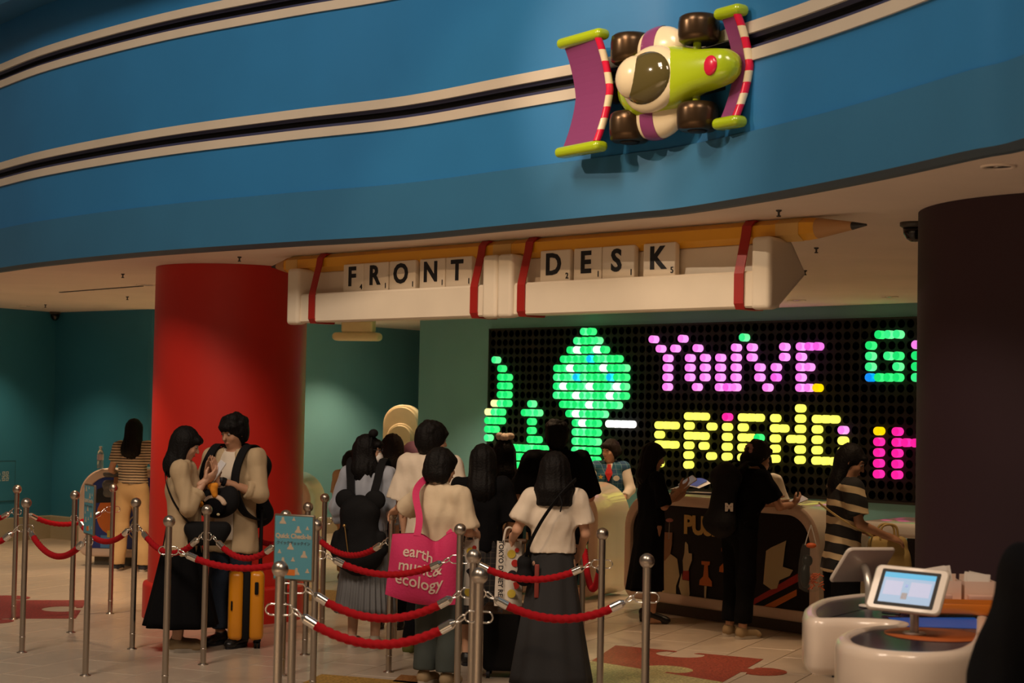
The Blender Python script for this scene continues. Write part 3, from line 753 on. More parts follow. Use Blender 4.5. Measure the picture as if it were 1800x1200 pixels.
# ================================================================== CEILING FITTINGS
M_FIT = mat('fitting_dark', (0.05, 0.045, 0.04), 0.5)
def downlight(px, py, r, label):
    p = PZ(px, py, ZC); t = thing('downlight', label, 'downlight', (p.x, p.y, ZC), 0, 'recessed ceiling lights')
    MB().lathe([(r, 0.0), (r, -0.006), (r * 0.82, -0.008), (r * 0.78, -0.001)], n=24, caps=False).build('trim_ring', M_CEIL, t)
    MB().lathe([(r * 0.78, -0.0012), (r * 0.3, -0.0008), (0.001, -0.0008)], n=20, caps=False).build('reflector', M_FIT, t)
    MB().ball((0, 0, -0.004), (r * 0.3, r * 0.3, 0.004), 10, 6).build('lens', M_CHROME, t)
downlight(1755, 292, 0.075, 'round recessed downlight above the purple column')
downlight(1400, 527, 0.09, 'recessed downlight just right of the DESK rack end')
downlight(1563, 521, 0.085, 'recessed downlight beside the purple column, before the light board')
downlight(258, 500, 0.10, 'recessed downlight left of the red column')
downlight(50, 537, 0.10, 'recessed downlight near the dark teal corner')
def sprinkler(px, py, label, r=0.012):
    p = PZ(px, py, ZC); t = thing('sprinkler_head', label, 'sprinkler', (p.x, p.y, ZC), 0, 'sprinkler heads')
    MB().lathe([(r * 1.3, 0), (r * 1.3, -0.006), (r * 0.5, -0.012), (r * 0.5, -0.03)], n=14).build('escutcheon', M_FIT, t)
    MB().lathe([(r, -0.03), (r, -0.036)], n=12).build('deflector', M_FIT, t)
for px, py, l in [(1369, 369, 'small sprinkler head under the fascia, right of centre'), (421, 451, 'small sprinkler head above the red column'), (216, 481, 'small sprinkler head left of the red column'),
                  (224, 521, 'small sprinkler head behind the ceiling slot, left of the red column'), (1435, 435, 'small sprinkler head below the pencil tip'), (80, 535, 'small sprinkler head near the dome camera'), (1415, 475, 'small sprinkler head by the DESK rack end')]:
    sprinkler(px, py, l)
a, c = PZ(106, 513, ZC), PZ(250, 502, ZC); d = (c - a); L = d.length
o = MB().box((0, 0, -0.004), (L, 0.03, 0.006)).build('slot_diffuser', M_FIT, None, ((a + c) / 2), (0, 0, math.atan2(d.y, d.x))); tag(o, 'thin dark slot air diffuser in the ceiling at left', 'air vent')
def dome(px, py, r, label):
    p = PZ(px, py, ZC); t = thing('dome_camera', label, 'security camera', (p.x, p.y, ZC))
    MB().lathe([(r * 1.25, 0), (r * 1.25, -0.02), (r, -0.03)], n=24).build('mount_ring', M_FIT, t)
    MB().lathe([(r, -0.03), (r * 0.95, -0.06), (r * 0.7, -0.09), (r * 0.35, -0.105), (0.001, -0.108)], n=24).build('dome', mat('smoked_dome', (0.004, 0.004, 0.005), 0.15), t)
dome(97, 548, 0.055, 'black dome camera on the ceiling in the dark teal corner')
dome(1608, 391, 0.065, 'black dome camera half hidden by the purple column')

# ================================================================== WALL DETAILS
wl = (Vector((c1[0] - c0[0], c1[1] - c0[1], 0))).normalized(); wn = Vector((wl.y, -wl.x, 0))
pp = PP(-10, 846, Vector((c0[0], c0[1], 0)), wn)
t = thing('extinguisher_cabinet', 'flush teal fire extinguisher cabinet door in the left wall', 'cabinet', (pp.x, pp.y, pp.z), math.atan2(wl.y, wl.x))
MB().box((0, -0.006, 0), (0.62, 0.012, 0.46)).build('door', M_TEAL2, t)
b = MB()
for c_, d_ in [((0, -0.004, 0.236), (0.64, 0.014, 0.01)), ((0, -0.004, -0.236), (0.64, 0.014, 0.01)), ((0.315, -0.004, 0), (0.01, 0.014, 0.47)), ((-0.315, -0.004, 0), (0.01, 0.014, 0.47))]: b.box(c_, d_)
b.build('door_gap', mat('shadow_gap', (0.02, 0.09, 0.12), 0.7), t)
M_PALE = mat('pale_lettering', (0.42, 0.48, 0.46), 0.6)
link('lettering', text_mesh('消火器', 0.13, 0.001, M_PALE), t, (0.03, -0.0135, 0.05), (PI / 2, 0, 0))
# cream rounded relief figure and ceiling hanging piece in the alcove
M_CREAM2 = mat('cream_moulding', (0.60, 0.49, 0.31), 0.5, var=0.04)
def arch_poly(wd, h, n=20):
    r = wd / 2; return [(-r, 0), (r, 0)] + [(r * math.cos(PI * i / n), h - r + r * math.sin(PI * i / n)) for i in range(n + 1)]
p = PY(700, 960, 21.9)
t = thing('moulded_arch_panel', 'tall cream round-topped moulded panel at the back of the alcove', 'panel', (p.x, p.y, 0), -0.25)
Mx = basis((0, 0, 0), (1, 0, 0), (0, 0, 1), (0, -1, 0))
for k, (wd, h, y0, y1) in enumerate([(0.50, 1.715, -0.2, 0.0), (0.36, 1.48, 0.0, 0.05), (0.36, 1.20, 0.05, 0.09)]):
    bm = bmesh.new(); f = bm.faces.new([bm.verts.new(Mx @ Vector((x, z, y0))) for x, z in arch_poly(wd, h)]); e = bmesh.ops.extrude_face_region(bm, geom=[f])
    for v in [g for g in e['geom'] if isinstance(g, bmesh.types.BMVert)]: v.co.y -= (y1 - y0)
    bmesh.ops.recalc_face_normals(bm, faces=bm.faces[:])
    fr = min(v.co.y for v in bm.verts)
    bmesh.ops.bevel(bm, geom=[ed for ed in bm.edges if abs(ed.verts[0].co.y - fr) < 1e-5 and abs(ed.verts[1].co.y - fr) < 1e-5], offset=0.035, segments=4, affect='EDGES')
    me = bpy.data.meshes.new('arch'); bm.to_mesh(me); bm.free(); me.materials.append(M_CREAM2)
    for q in me.polygons: q.use_smooth = len(q.vertices) == 4
    link(['back_slab', 'arch_step', 'arch_step'][k], me, t)
p = PY(628, 590, 20.6)
t = thing('hanging_moulding', 'cream moulded block with a wide rounded foot hung from the alcove ceiling', 'hanging sign', (p.x, p.y, 0), -0.25)
MB().rbox((0.015, 0, 2.67), (0.40, 0.16, 0.20), 0.03, 3).build('block', M_CREAM2, t)
MB().rbox((0, 0, 2.525), (0.60, 0.20, 0.10), 0.05, 5).build('rounded_foot', M_CREAM2, t)

# ================================================================== FRONT DESKS
def rrect(x0, x1, z0, z1, rt_, rb_, n=10):
    pts = []
    for cx, cz, r, a0 in ((x1 - rb_, z0 + rb_, rb_, -90), (x1 - rt_, z1 - rt_, rt_, 0), (x0 + rt_, z1 - rt_, rt_, 90), (x0 + rb_, z0 + rb_, rb_, 180)):
        for k in range(n + 1):
            a = math.radians(a0 + 90 * k / n); pts.append((cx + r * math.cos(a), cz + r * math.sin(a)))
    return pts
def desk(label, right_corner, rz, wd, hgt, depth, panel_mat, z0=0.09, rtop=0.3, rbot=0.12, border=0.085, side_mat=None, plinth=True):
    """right_corner is the front bottom right corner on the floor; x runs right, y back"""
    side_mat = side_mat or M_WHITE
    t = thing('reception_desk', label, 'desk', (right_corner[0], right_corner[1], 0), rz)
    out = rrect(-wd, 0, z0, hgt, rtop, rbot); inn = rrect(-wd + border, -border, z0 + border, hgt - border, rtop - border * 0.8, max(0.03, rbot - border * 0.6))
    V = lambda pts, y: [Vector((x, y, z)) for x, z in pts]
    def ins(pts, d):
        cx, cz = -wd / 2, (z0 + hgt) / 2; return [(x + (cx - x) * d / (wd / 2), z + (cz - z) * d / (hgt / 2)) for x, z in pts]
    b = MB(); b.loops([V(out, 0.02), V(out, depth - 0.02), V(ins(out, 0.02), depth)][::-1], cap0=False); b.add(V(ins(out, 0.02), depth), [tuple(range(len(out)))]); b.build('counter_shell', side_mat, t)
    b = MB(); b.loops([V(out, 0.02), V(ins(out, 0.012), 0.003), V(ins(out, 0.02), 0.0), V(ins(inn, -0.006), 0.0), V(inn, 0.006), V(inn, 0.035)]); b.build('front_border', M_DESKB, t)
    b = MB(); b.add(V(inn, 0.034), [tuple(range(len(inn)))]); pan = b.build('front_panel', panel_mat, t)
    if plinth: MB().box((-wd / 2, depth / 2 + 0.03, z0 / 2), (wd - 0.3, depth - 0.14, z0)).build('plinth', mat('plinth_dark', (0.10, 0.085, 0.06), 0.6), t)
    return t, pan
M_DESKB = mat('desk_border', (0.70, 0.54, 0.42), 0.4)
M_DESKW = mat('desk_white', (0.80, 0.74, 0.55), 0.22, coat=0.4)
# far left desk, running behind the red column
dl, pan = desk('blue-fronted desk with a pink rounded border behind the striped woman', PZ(543, 1006, 0)[:2], math.radians(-8), 2.46, 1.0, 0.62, mat('desk_blue', (0.02, 0.045, 0.26), 0.4), side_mat=M_DESKW)
def plate(name, poly, m, parent, y=0.030, th=0.004):
    return MB().prism(poly, 0, th, M=basis((0, y, 0), (1, 0, 0), (0, 0, 1), (0, -1, 0))).build(name, m, parent)
M_ORG = mat('print_orange', (0.62, 0.16, 0.02), 0.5); M_PRED = mat('print_red', (0.42, 0.02, 0.012), 0.5); M_PCREAM = mat('print_cream', (0.55, 0.46, 0.26), 0.5); M_PBLUE = mat('print_light_blue', (0.08, 0.25, 0.55), 0.5); M_PYEL = mat('print_yellow', (0.60, 0.45, 0.05), 0.5)
cx = -2.10
plate('printed_shape', [(cx + 0.17 * math.cos(2 * PI * i / 20), 0.52 + 0.20 * math.sin(2 * PI * i / 20)) for i in range(20)], M_ORG, dl)
plate('printed_shape', [(cx - 0.19, 0.64), (cx + 0.2, 0.66), (cx + 0.18, 0.80), (cx - 0.02, 0.84), (cx - 0.17, 0.78)], M_INK, dl, 0.027)
plate('printed_shape', [(cx - 0.12, 0.18), (cx + 0.14, 0.18), (cx + 0.14, 0.31), (cx - 0.12, 0.31)], M_PBLUE, dl)
plate('printed_shape', [(cx - 0.05, 0.29), (cx + 0.15, 0.29), (cx + 0.15, 0.36), (cx - 0.05, 0.36)], M_PYEL, dl, 0.026)
for k in range(2):
    q = MB().tube([(-1.80 + (0.10 + 0.035 * k) * math.cos(2 * PI * i / 28), 0.032, 0.40 + (0.10 + 0.035 * k) * math.sin(2 * PI * i / 28)) for i in range(28)], 0.006, 6, closed=True); q.build('printed_ring', M_PCREAM, dl)
# middle desk (its right end shows)
M_CHECK = mat('desk_check', (0.10, 0.22, 0.22), 0.5); nt = M_CHECK.node_tree
ck = nt.nodes.new('ShaderNodeTexChecker'); ck.inputs['Scale'].default_value = 8; ck.inputs['Color1'].default_value = (0.015, 0.10, 0.13, 1); ck.inputs['Color2'].default_value = (0.45, 0.36, 0.20, 1)
tc = nt.nodes.new('ShaderNodeTexCoord'); nt.links.new(tc.outputs['Object'], ck.inputs['Vector']); nt.links.new(ck.outputs['Color'], nt.nodes['Principled BSDF'].inputs['Base Color'])
d1 = PZ(1047, 1056, 0)
dm, pan = desk('white desk with a checked teal front, in front of the uniformed clerk', d1[:2], math.radians(-31), 1.35, 1.03, 0.66, M_CHECK, side_mat=M_DESKW, z0=0.02, plinth=False)
# push pin desk
r2 = PZ(1436, 1122, 0); l2 = PZ(1094, 1070, 0); dv = Vector((r2.x - l2.x, r2.y - l2.y, 0))
dp, pan = desk('long black-fronted desk printed with PUSH, orange pins and pointing hand', r2[:2], math.atan2(dv.y, dv.x), dv.length, 1.0, 0.62, mat('desk_black', (0.009, 0.008, 0.009), 0.55, spec=0.25), z0=0.10, side_mat=mat('desk_top', (0.66, 0.58, 0.46), 0.25, coat=0.3))
DW = dv.length
pin_o = (r2.x, r2.y, 0)
def dx(px, py):     # desk-local x,z of a pixel on its front
    q = PP(px, py, Vector(pin_o), Vector((dv.y, -dv.x, 0)).normalized()); d = q - Vector(pin_o); return d.dot(dv.normalized()), q.z
def dpoly(px): return [dx(*p) for p in px]
# letters sit where the photograph shows them
x0, z0_ = dx(1199, 925); x1, z1_ = dx(1243, 925)
link('printed_word', text_mesh('PUSH', 0.205, 0.002, mat('print_gold', (0.62, 0.42, 0.12), 0.5), 'printed_word', 0.009, 'LEFT', sp=0.92), dp, (x0 - 0.01, 0.028, (z0_ + z1_) / 2), (PI / 2, 0, 0))
# pointing hand with sleeve
plate('printed_hand', dpoly([(1201, 952), (1205, 957), (1206, 972), (1212, 973), (1212, 985), (1208, 996), (1206, 1003), (1197, 1003), (1196, 985), (1199, 972), (1200, 955)]), M_PCREAM, dp)
plate('printed_cuff', dpoly([(1197, 1003), (1207, 1003), (1207, 1020), (1195, 1018)]), M_PRED, dp)
plate('printed_sleeve', dpoly([(1194, 1008), (1195, 1019), (1207, 1021), (1208, 1045), (1201, 1055), (1195, 1050), (1189, 1030)]), M_PCREAM, dp)
plate('printed_shirt', dpoly([(1155, 975), (1164, 985), (1172, 972), (1186, 982), (1190, 1012), (1184, 1030), (1184, 1056), (1150, 1052), (1150, 985)]), M_PCREAM, dp, 0.031)
plate('printed_neck', dpoly([(1160, 935), (1178, 936), (1177, 958), (1174, 974), (1164, 986), (1158, 972)]), mat('print_tan', (0.33, 0.17, 0.08), 0.5), dp, 0.029)
for ox, oy in ((0, 0), (35, -23), (75, 26), (-10, 12)):
    if ox in (75, -10): continue
    P = lambda pts: dpoly([(x + ox, y + oy) for x, y in pts])
    plate('printed_pin', P([(1229, 986), (1244, 987), (1243, 993), (1240, 994), (1241, 1014), (1247, 1022), (1247, 1031), (1225, 1028), (1226, 1019), (1232, 1013), (1234, 993), (1229, 992)]), M_ORG, dp)
    plate('printed_needle', P([(1234, 1030), (1238, 1030), (1236, 1062), (1234, 1060)]), M_PCREAM, dp)
plate('printed_flash', dpoly([(1236, 1068), (1276, 1050), (1276, 1074)]), M_PRED, dp)
plate('printed_flash', dpoly([(1322, 1052), (1398, 1008), (1399, 1022), (1318, 1064)]), M_PRED, dp, 0.031)
plate('printed_stripe', dpoly([(1313, 1078), (1396, 1036), (1396, 1047), (1330, 1082)]), M_ORG, dp)
plate('printed_silhouette', dpoly([(1343, 968), (1352, 962), (1374, 952), (1378, 950), (1376, 962), (1372, 996), (1390, 1002), (1384, 1012), (1366, 1020), (1362, 1034), (1352, 1036), (1338, 1026), (1340, 1000)]), M_PCREAM, dp, 0.028)
# far right desk: only a slab top and a rounded side show
q = PZ(1604, 922, 0.97)
t = thing('counter_top', 'white counter slab with dangling cables beside the purple column', 'counter', (q.x, q.y, 0), math.radians(-38))
MB().rbox((0.1, 0.36, 0.925), (1.0, 0.72, 0.10), 0.03, 3).build('slab', M_WHITE, t)
MB().prism([(x, z) for x, z in arch_poly(0.72, 0.40)], 0, 0.05, M=basis((0.05, 0.85, 0.70), (1, 0, 0), (0, 0, 1), (0, -1, 0))).build('rounded_screen', M_DESKW, t)
for k, (x, l) in enumerate([(-0.25, 0.42), (-0.18, 0.30), (0.0, 0.36)]):
    MB().tube(catmull([(x, 0.10, 0.88), (x + 0.03, 0.08, 0.88 - l * 0.5), (x - 0.06, 0.06, 0.88 - l), (x - 0.16, 0.1, 0.88 - l * 0.7)], 6), 0.007, 6).build('cable', mat('grey_cable', (0.22, 0.2, 0.2), 0.5), t)
MB().box((0.15, 0.5, 0.43), (0.7, 0.3, 0.86)).build('base_cabinet', M_BLACK, t)

# ================================================================== STANCHIONS AND ROPES
HP = 1.0
sp_ = MB().lathe([(0.019, 0.004), (0.019, 0.97)], n=20, caps=False).mesh('pole', M_STEEL)
sb_ = MB().ball((0, 0, 1.0), 0.0355, 24, 16).mesh('ball_finial', M_STEEL)
sf_ = MB().lathe([(0.034, 0), (0.034, 0.004), (0.021, 0.006), (0.0205, 0.012)], n=24).mesh('floor_flange', M_STEEL)
so_ = MB().lathe([(0.0205, 0.10), (0.0205, 0.108)], n=20).mesh('collar', M_STEEL)
loop = []
for cx_, a0 in ((0.036, -90), (-0.036, 90)):
    for k in range(9):
        a = math.radians(a0 + 180 * k / 8); loop.append((cx_ + 0.023 * math.cos(a), 0, 0.83 + 0.023 * math.sin(a)))
sr_ = MB().tube(loop, 0.0035, 8, closed=True).mesh('rope_loop', M_CHROME)
ST = {}
def stanchion(key, px, py, label, rz=0.0):
    p = PZ(px, py, 1.0); t = thing('rope_post', label, 'rope post', (p.x, p.y, 0), rz, 'steel rope posts of the queue')
    for n_, me in (('pole', sp_), ('ball_finial', sb_), ('floor_flange', sf_), ('collar', so_), ('rope_loop', sr_)): link(n_, me, t)
    ST[key] = t; return t
for k_, x, y, l in [('Z1', -75, 852, 'steel rope post just outside the left frame edge, rear row'), ('Z2', -80, 880, 'steel rope post just outside the left frame edge, front row'),
    ('A', 30.3, 859.7, 'leftmost rope post in the frame, before the teal wall'), ('B', 46.3, 883.7, 'rope post second from the left, taller looking and nearer'),
    ('C', 131.7, 870.3, 'rope post before the left end of the blue desk'), ('E', 239.2, 883.3, 'rope post before the beige trousers, right of the striped woman'),
    ('F', 199.7, 857.5, 'rope post overlapping the left leg of the striped woman'), ('H1', 297.5, 916, 'rope post in front of the black skirt of the phone woman'),
    ('H2', 364, 896, 'rope post between the phone woman and the jeans man'), ('J', 541.7, 891, 'rope post rising right behind the upright blue sign'),
    ('K', 556.5, 923, 'rope post touching the right edge of the upright blue sign'), ('L', 571.2, 875, 'thin far rope post left of the mouse-eared backpack'),
    ('M', 502.5, 905.5, 'rope post mostly hidden behind the upright blue sign'), ('O', 492.5, 1000, 'nearest rope post at left, blurred, before the upright blue sign'),
    ('P', 689, 905, 'rope post with the woman\'s hand resting on its ball'), ('W', 698, 884, 'far rope post hidden behind the one with the hand on it'),
    ('Q', 809, 930.5, 'rope post at the right edge of the pink tote bag'), ('R', 833, 978, 'rope post of the close pair that stands behind'), ('S', 843, 1011.7, 'rope post of the close pair that stands in front'),
    ('T', 1059, 938, 'rope post before the white desk end, right of the dark skirt'), ('U', 1137.4, 985.6, 'rightmost rope post, before the black dress'), ('X', 408, 872, 'far rope post hidden behind the jeans man'), ('V', 1026, 905, 'rope post half hidden behind the white T-shirt')]:
    stanchion(k_, x, y, l)
# sign holders: a post with an A4 plate on top
M_SIGN = mat('sign_sky_blue', (0.085, 0.30, 0.39), 0.5)
M_SFR = mat('sign_frame_bronze', (0.22, 0.17, 0.12), 0.4, 0.7)
M_SLET = mat('sign_cream_print', (0.50, 0.40, 0.29), 0.6)
def sign_post(key, px, py, z, rz, label):
    p = PZ(px, py, z); t = thing('sign_post', label, 'sign post', (p.x, p.y, 0), rz)
    link('pole', MB().lathe([(0.019, 0.004), (0.019, 0.868)], n=20, caps=False).mesh('pole', M_STEEL), t); link('floor_flange', sf_, t); link('rope_loop', sr_, t)
    MB().rbox((0, 0, 1.022), (0.222, 0.016, 0.312), 0.006, 2).build('sign_frame', M_SFR, t)
    s = MB().box((0, -0.0088, 1.022), (0.204, 0.002, 0.294)).build('sign_sheet', M_SIGN, t)
    l = link('heading', text_mesh('Quick Check-In', 0.0305, 0.0006, M_SLET, 'heading', 0.0012), s, (0, -0.0104, 1.075), (PI / 2, 0, 0))
    link('heading_japanese', text_mesh('クイックチェックイン', 0.0185, 0.0006, mat('sign_dark_print', (0.06, 0.10, 0.12), 0.6), 'heading_japanese', 0.0005), s, (0, -0.0104, 1.042), (PI / 2, 0, 0))
    rr = random.Random(5); b = MB()
    for (x, z_, q) in [(-0.06, 1.145, 1), (0.025, 1.105, 1), (0.0, 1.155, 0.5), (0.075, 1.115, 0.5), (0.06, 0.99, 1), (-0.075, 1.0, 0.55), (0.0, 0.965, 0.6), (-0.055, 0.955, 1), (0.02, 0.908, 1), (0.08, 0.915, 0.6), (-0.015, 1.025, 1)]:
        n = 12
        b.prism([(x + 0.019 * q * a, z_ + 0.021 * q * c) for a, c in ((-1, -0.6), (1, -0.6), (0.75, -0.1), (0.45, 0.1), (0.3, 0.9), (-0.25, 0.9), (-0.45, 0.1), (-0.75, -0.1))], 0, 0.0008, M=basis((0, -0.0098, 0), (1, 0, 0), (0, 0, 1), (0, -1, 0)))
    cl = b.build('printed_clouds', M_SLET, s); cl['kind'] = 'stuff'
    MB().box((-0.01, -0.0102, 0.905), (0.045, 0.0012, 0.028)).build('printed_block', M_ORG, s)
    ST[key] = t
p_ = PZ(516, 1018, 0.872)
sign_post('N', 516, 1018, 0.872, math.radians(-24), 'upright blue Quick Check-In sign on a post, left of the backpack woman')
sign_post('D', 157, 938, 0.872, math.radians(-61), 'blue Quick Check-In sign seen almost edge on, before the blue desk')
M_FER = M_CHROME
def rope(ka, kb, sag, label, za=0.83, hidden=False):
    A, B = ST[ka].location.copy(), ST[kb].location.copy(); A.z = B.z = za
    d = (B - A); L = d.length; u = d.normalized()
    p0, p1 = A + u * 0.062, B - u * 0.062
    n = max(24, int(L / 0.022)); sl = 4 * sag / L
    P = [p0.lerp(p1, i / n) + Vector((0, 0, -4 * sag * (i / n) * (1 - i / n))) for i in range(n + 1)]
    acc = [0]
    for a, c in zip(P, P[1:]): acc.append(acc[-1] + (c - a).length)
    tot = acc[-1]
    h0, f0 = 0.045, 0.115
    def at(s_):
        for i in range(n):
            if acc[i + 1] >= s_: return P[i].lerp(P[i + 1], (s_ - acc[i]) / max(1e-6, acc[i + 1] - acc[i]))
        return P[-1]
    m = int((tot - 2 * f0) / 0.0075); pts = [at(f0 - 0.012 + (tot - 2 * f0 + 0.024) * i / m) for i in range(m + 1)]
    b = MB(); b.tube(pts, 0.019, 15, rfun=lambda i, a: 0.0155 + 0.0055 * abs(math.cos(1.5 * (a - i * 0.0075 * 62))))
    o = b.build('velvet_rope', M_ROPE); tag(o, label, 'rope', 'red barrier ropes')
    for s0, s1 in ((h0, f0), (tot - h0, tot - f0)):
        a, c = at(s0), at(s1); q = MB(); q.cyl(c, a.lerp(c, 0.25), 0.0215, 0.0215, 18); q.cyl(a.lerp(c, 0.25), a, 0.0215, 0.011, 18); q.build('ferrule', M_FER, o)
        e = at(s0 - 0.045) if s0 < tot / 2 else at(s0 + 0.045); md = a.lerp(e, 0.5)
        w_ = Vector((-u.y, u.x, 0)); hk = MB(); hk.tube(catmull([a, md + Vector((0, 0, 0.010)), e + Vector((0, 0, 0.006)), e + Vector((0, 0, -0.008)), md + Vector((0, 0, -0.009)), a + Vector((0, 0, -0.002))], 5), 0.0042, 7); hk.build('snap_hook', M_FER, o)
    return o
ROPES = [('Z1', 'A', .09, 'red rope entering from the left edge, rear one'), ('Z2', 'B', .11, 'red rope entering from the left edge, front one'), ('A', 'F', .11, 'red rope crossing the blue desk behind the edge-on sign'),
    ('C', 'E', .13, 'red rope running before the striped woman\'s legs'), ('B', 'D', .14, 'deep sagging red rope ending at the edge-on sign post'), ('E', 'H2', .14, 'red rope crossing the phone woman\'s shirt hem'),
    ('H2', 'M', .12, 'red rope passing over the jeans man\'s thighs, upper one'), ('H1', 'K', .09, 'red rope passing over the black skirt and the jeans, lower one'), ('J', 'P', .12, 'red rope across the backpack woman\'s waist'),
    ('X', 'J', .13, 'dark red rope in the column shade behind the suitcase handle'), ('K', 'Q', .10, 'red rope crossing the middle of the pink tote bag'), ('N', 'R', .13, 'red rope from the upright sign passing below the pink tote'), ('O', 'S', .13, 'nearest red rope at the bottom, from the blurred front post'),
    ('Q', 'T', .10, 'red rope across the hips of the white T-shirt woman'), ('R', 'U', .11, 'red rope across the knees of the white T-shirt woman'), ('V', 'T', .22, 'bright red rope hanging in a deep loop before the white desk')]
for a, c, s_, l in ROPES: rope(a, c, s_, l)
for key, t in ST.items():      # turn each loop along its rope
    for a, c, s_, l in ROPES:
        if key in (a, c):
            d = ST[c].location - ST[a].location
            if key not in ('N', 'D'): t.rotation_euler = (0, 0, math.atan2(d.y, d.x))
            else:
                lp = [x for x in t.children if x.name.startswith('rope_loop')][0]; lp.rotation_euler = (0, 0, math.atan2(d.y, d.x) - t.rotation_euler.z)
            break

# ================================================================== FRONT KIOSK COUNTER
ZK = 0.90
# one smooth blob-shaped counter; outline fixed in plan (metres)
okx = [(1412, 1066), (1411, 1074), (1417, 1083), (1440, 1087), (1500, 1087), (1550, 1089), (1573, 1092), (1560, 1096), (1530, 1098), (1496, 1103), (1472, 1112), (1468, 1120), (1480, 1130), (1520, 1140), (1575, 1146), (1640, 1148), (1700, 1143), (1732, 1130), (1742, 1112), (1742, 1085), (1740, 1056), (1690, 1040), (1600, 1036), (1520, 1040), (1450, 1048), (1422, 1058)]
ol = [PZ(x, y, ZK) for x, y in okx]; ctr = sum(ol, Vector()) / len(ol)
ok = catmull([Vector((p.x - ctr.x, p.y - ctr.y, 0)) for p in ol], 4, closed=True)
area2 = sum(a.x * c.y - c.x * a.y for a, c in zip(ok, ok[1:] + ok[:1]))
if area2 < 0: ok = ok[::-1]
def inset(pts, d):
    out = []
    for i, p in enumerate(pts):
        t_ = (pts[(i + 1) % len(pts)] - pts[i - 1]).normalized(); out.append(p + Vector((-t_.y, t_.x, 0)) * d)
    return out
kio = thing('kiosk_counter', 'white S-shaped check-in counter with a dark glass top at lower right', 'counter', (ctr.x, ctr.y, 0))
zz = lambda pts, z: [Vector((p.x, p.y, z)) for p in pts]
prof = [(0.06, 0.672), (0.028, 0.675), (0.010, 0.688), (0.0, 0.712), (0.0, 0.862), (0.006, 0.885), (0.02, 0.897), (0.036, 0.90), (0.052, 0.897), (0.056, 0.888)]
b = MB(); b.loops([zz(inset(ok, d), z) for d, z in prof]); b.add(zz(inset(ok, 0.06), 0.672), [tuple(range(len(ok) - 1, -1, -1))]); b.build('counter_body', mat('warm_white_gloss', (0.74, 0.62, 0.52), 0.25, coat=0.3), kio)
b = MB(); b.add(zz(inset(ok, 0.055), 0.889), [tuple(range(len(ok)))]); b.build('glass_top', mat('dark_glass', (0.010, 0.012, 0.030), 0.25, spec=0.3), kio)
q1 = PZ(1640, 1112, ZK) - ctr
b = MB(); b.lathe([(0.20, 0.8895), (0.20, 0.8915), (0.001, 0.8917)], (q1.x + 0.01, q1.y + 0.03, 0), 40, M=Matrix.Diagonal((0.9, 1.0, 1, 1))); b.build('orange_disc', mat('orange_glass', (0.40, 0.10, 0.025), 0.4, spec=0.2), kio)
q2 = PZ(1660, 1088, ZK) - ctr
b = MB(); b.prism([(q2.x - 0.20, q2.y - 0.17), (q2.x + 0.16, q2.y - 0.20), (q2.x + 0.16, q2.y + 0.16), (q2.x - 0.20, q2.y + 0.1)], 0.8892, 0.8905); b.build('blue_inlay', mat('blue_glass', (0.01, 0.12, 0.62), 0.4, spec=0.2), kio)
for q in (PZ(1520, 1066, ZK) - ctr, PZ(1630, 1110, ZK) - ctr):
    b = MB(); b.lathe([(0.15, 0), (0.15, 0.04), (0.11, 0.06), (0.11, 0.674)], (q.x + 0.05, q.y + 0.05, 0), 32); b.build('pedestal', M_BLACK, kio)
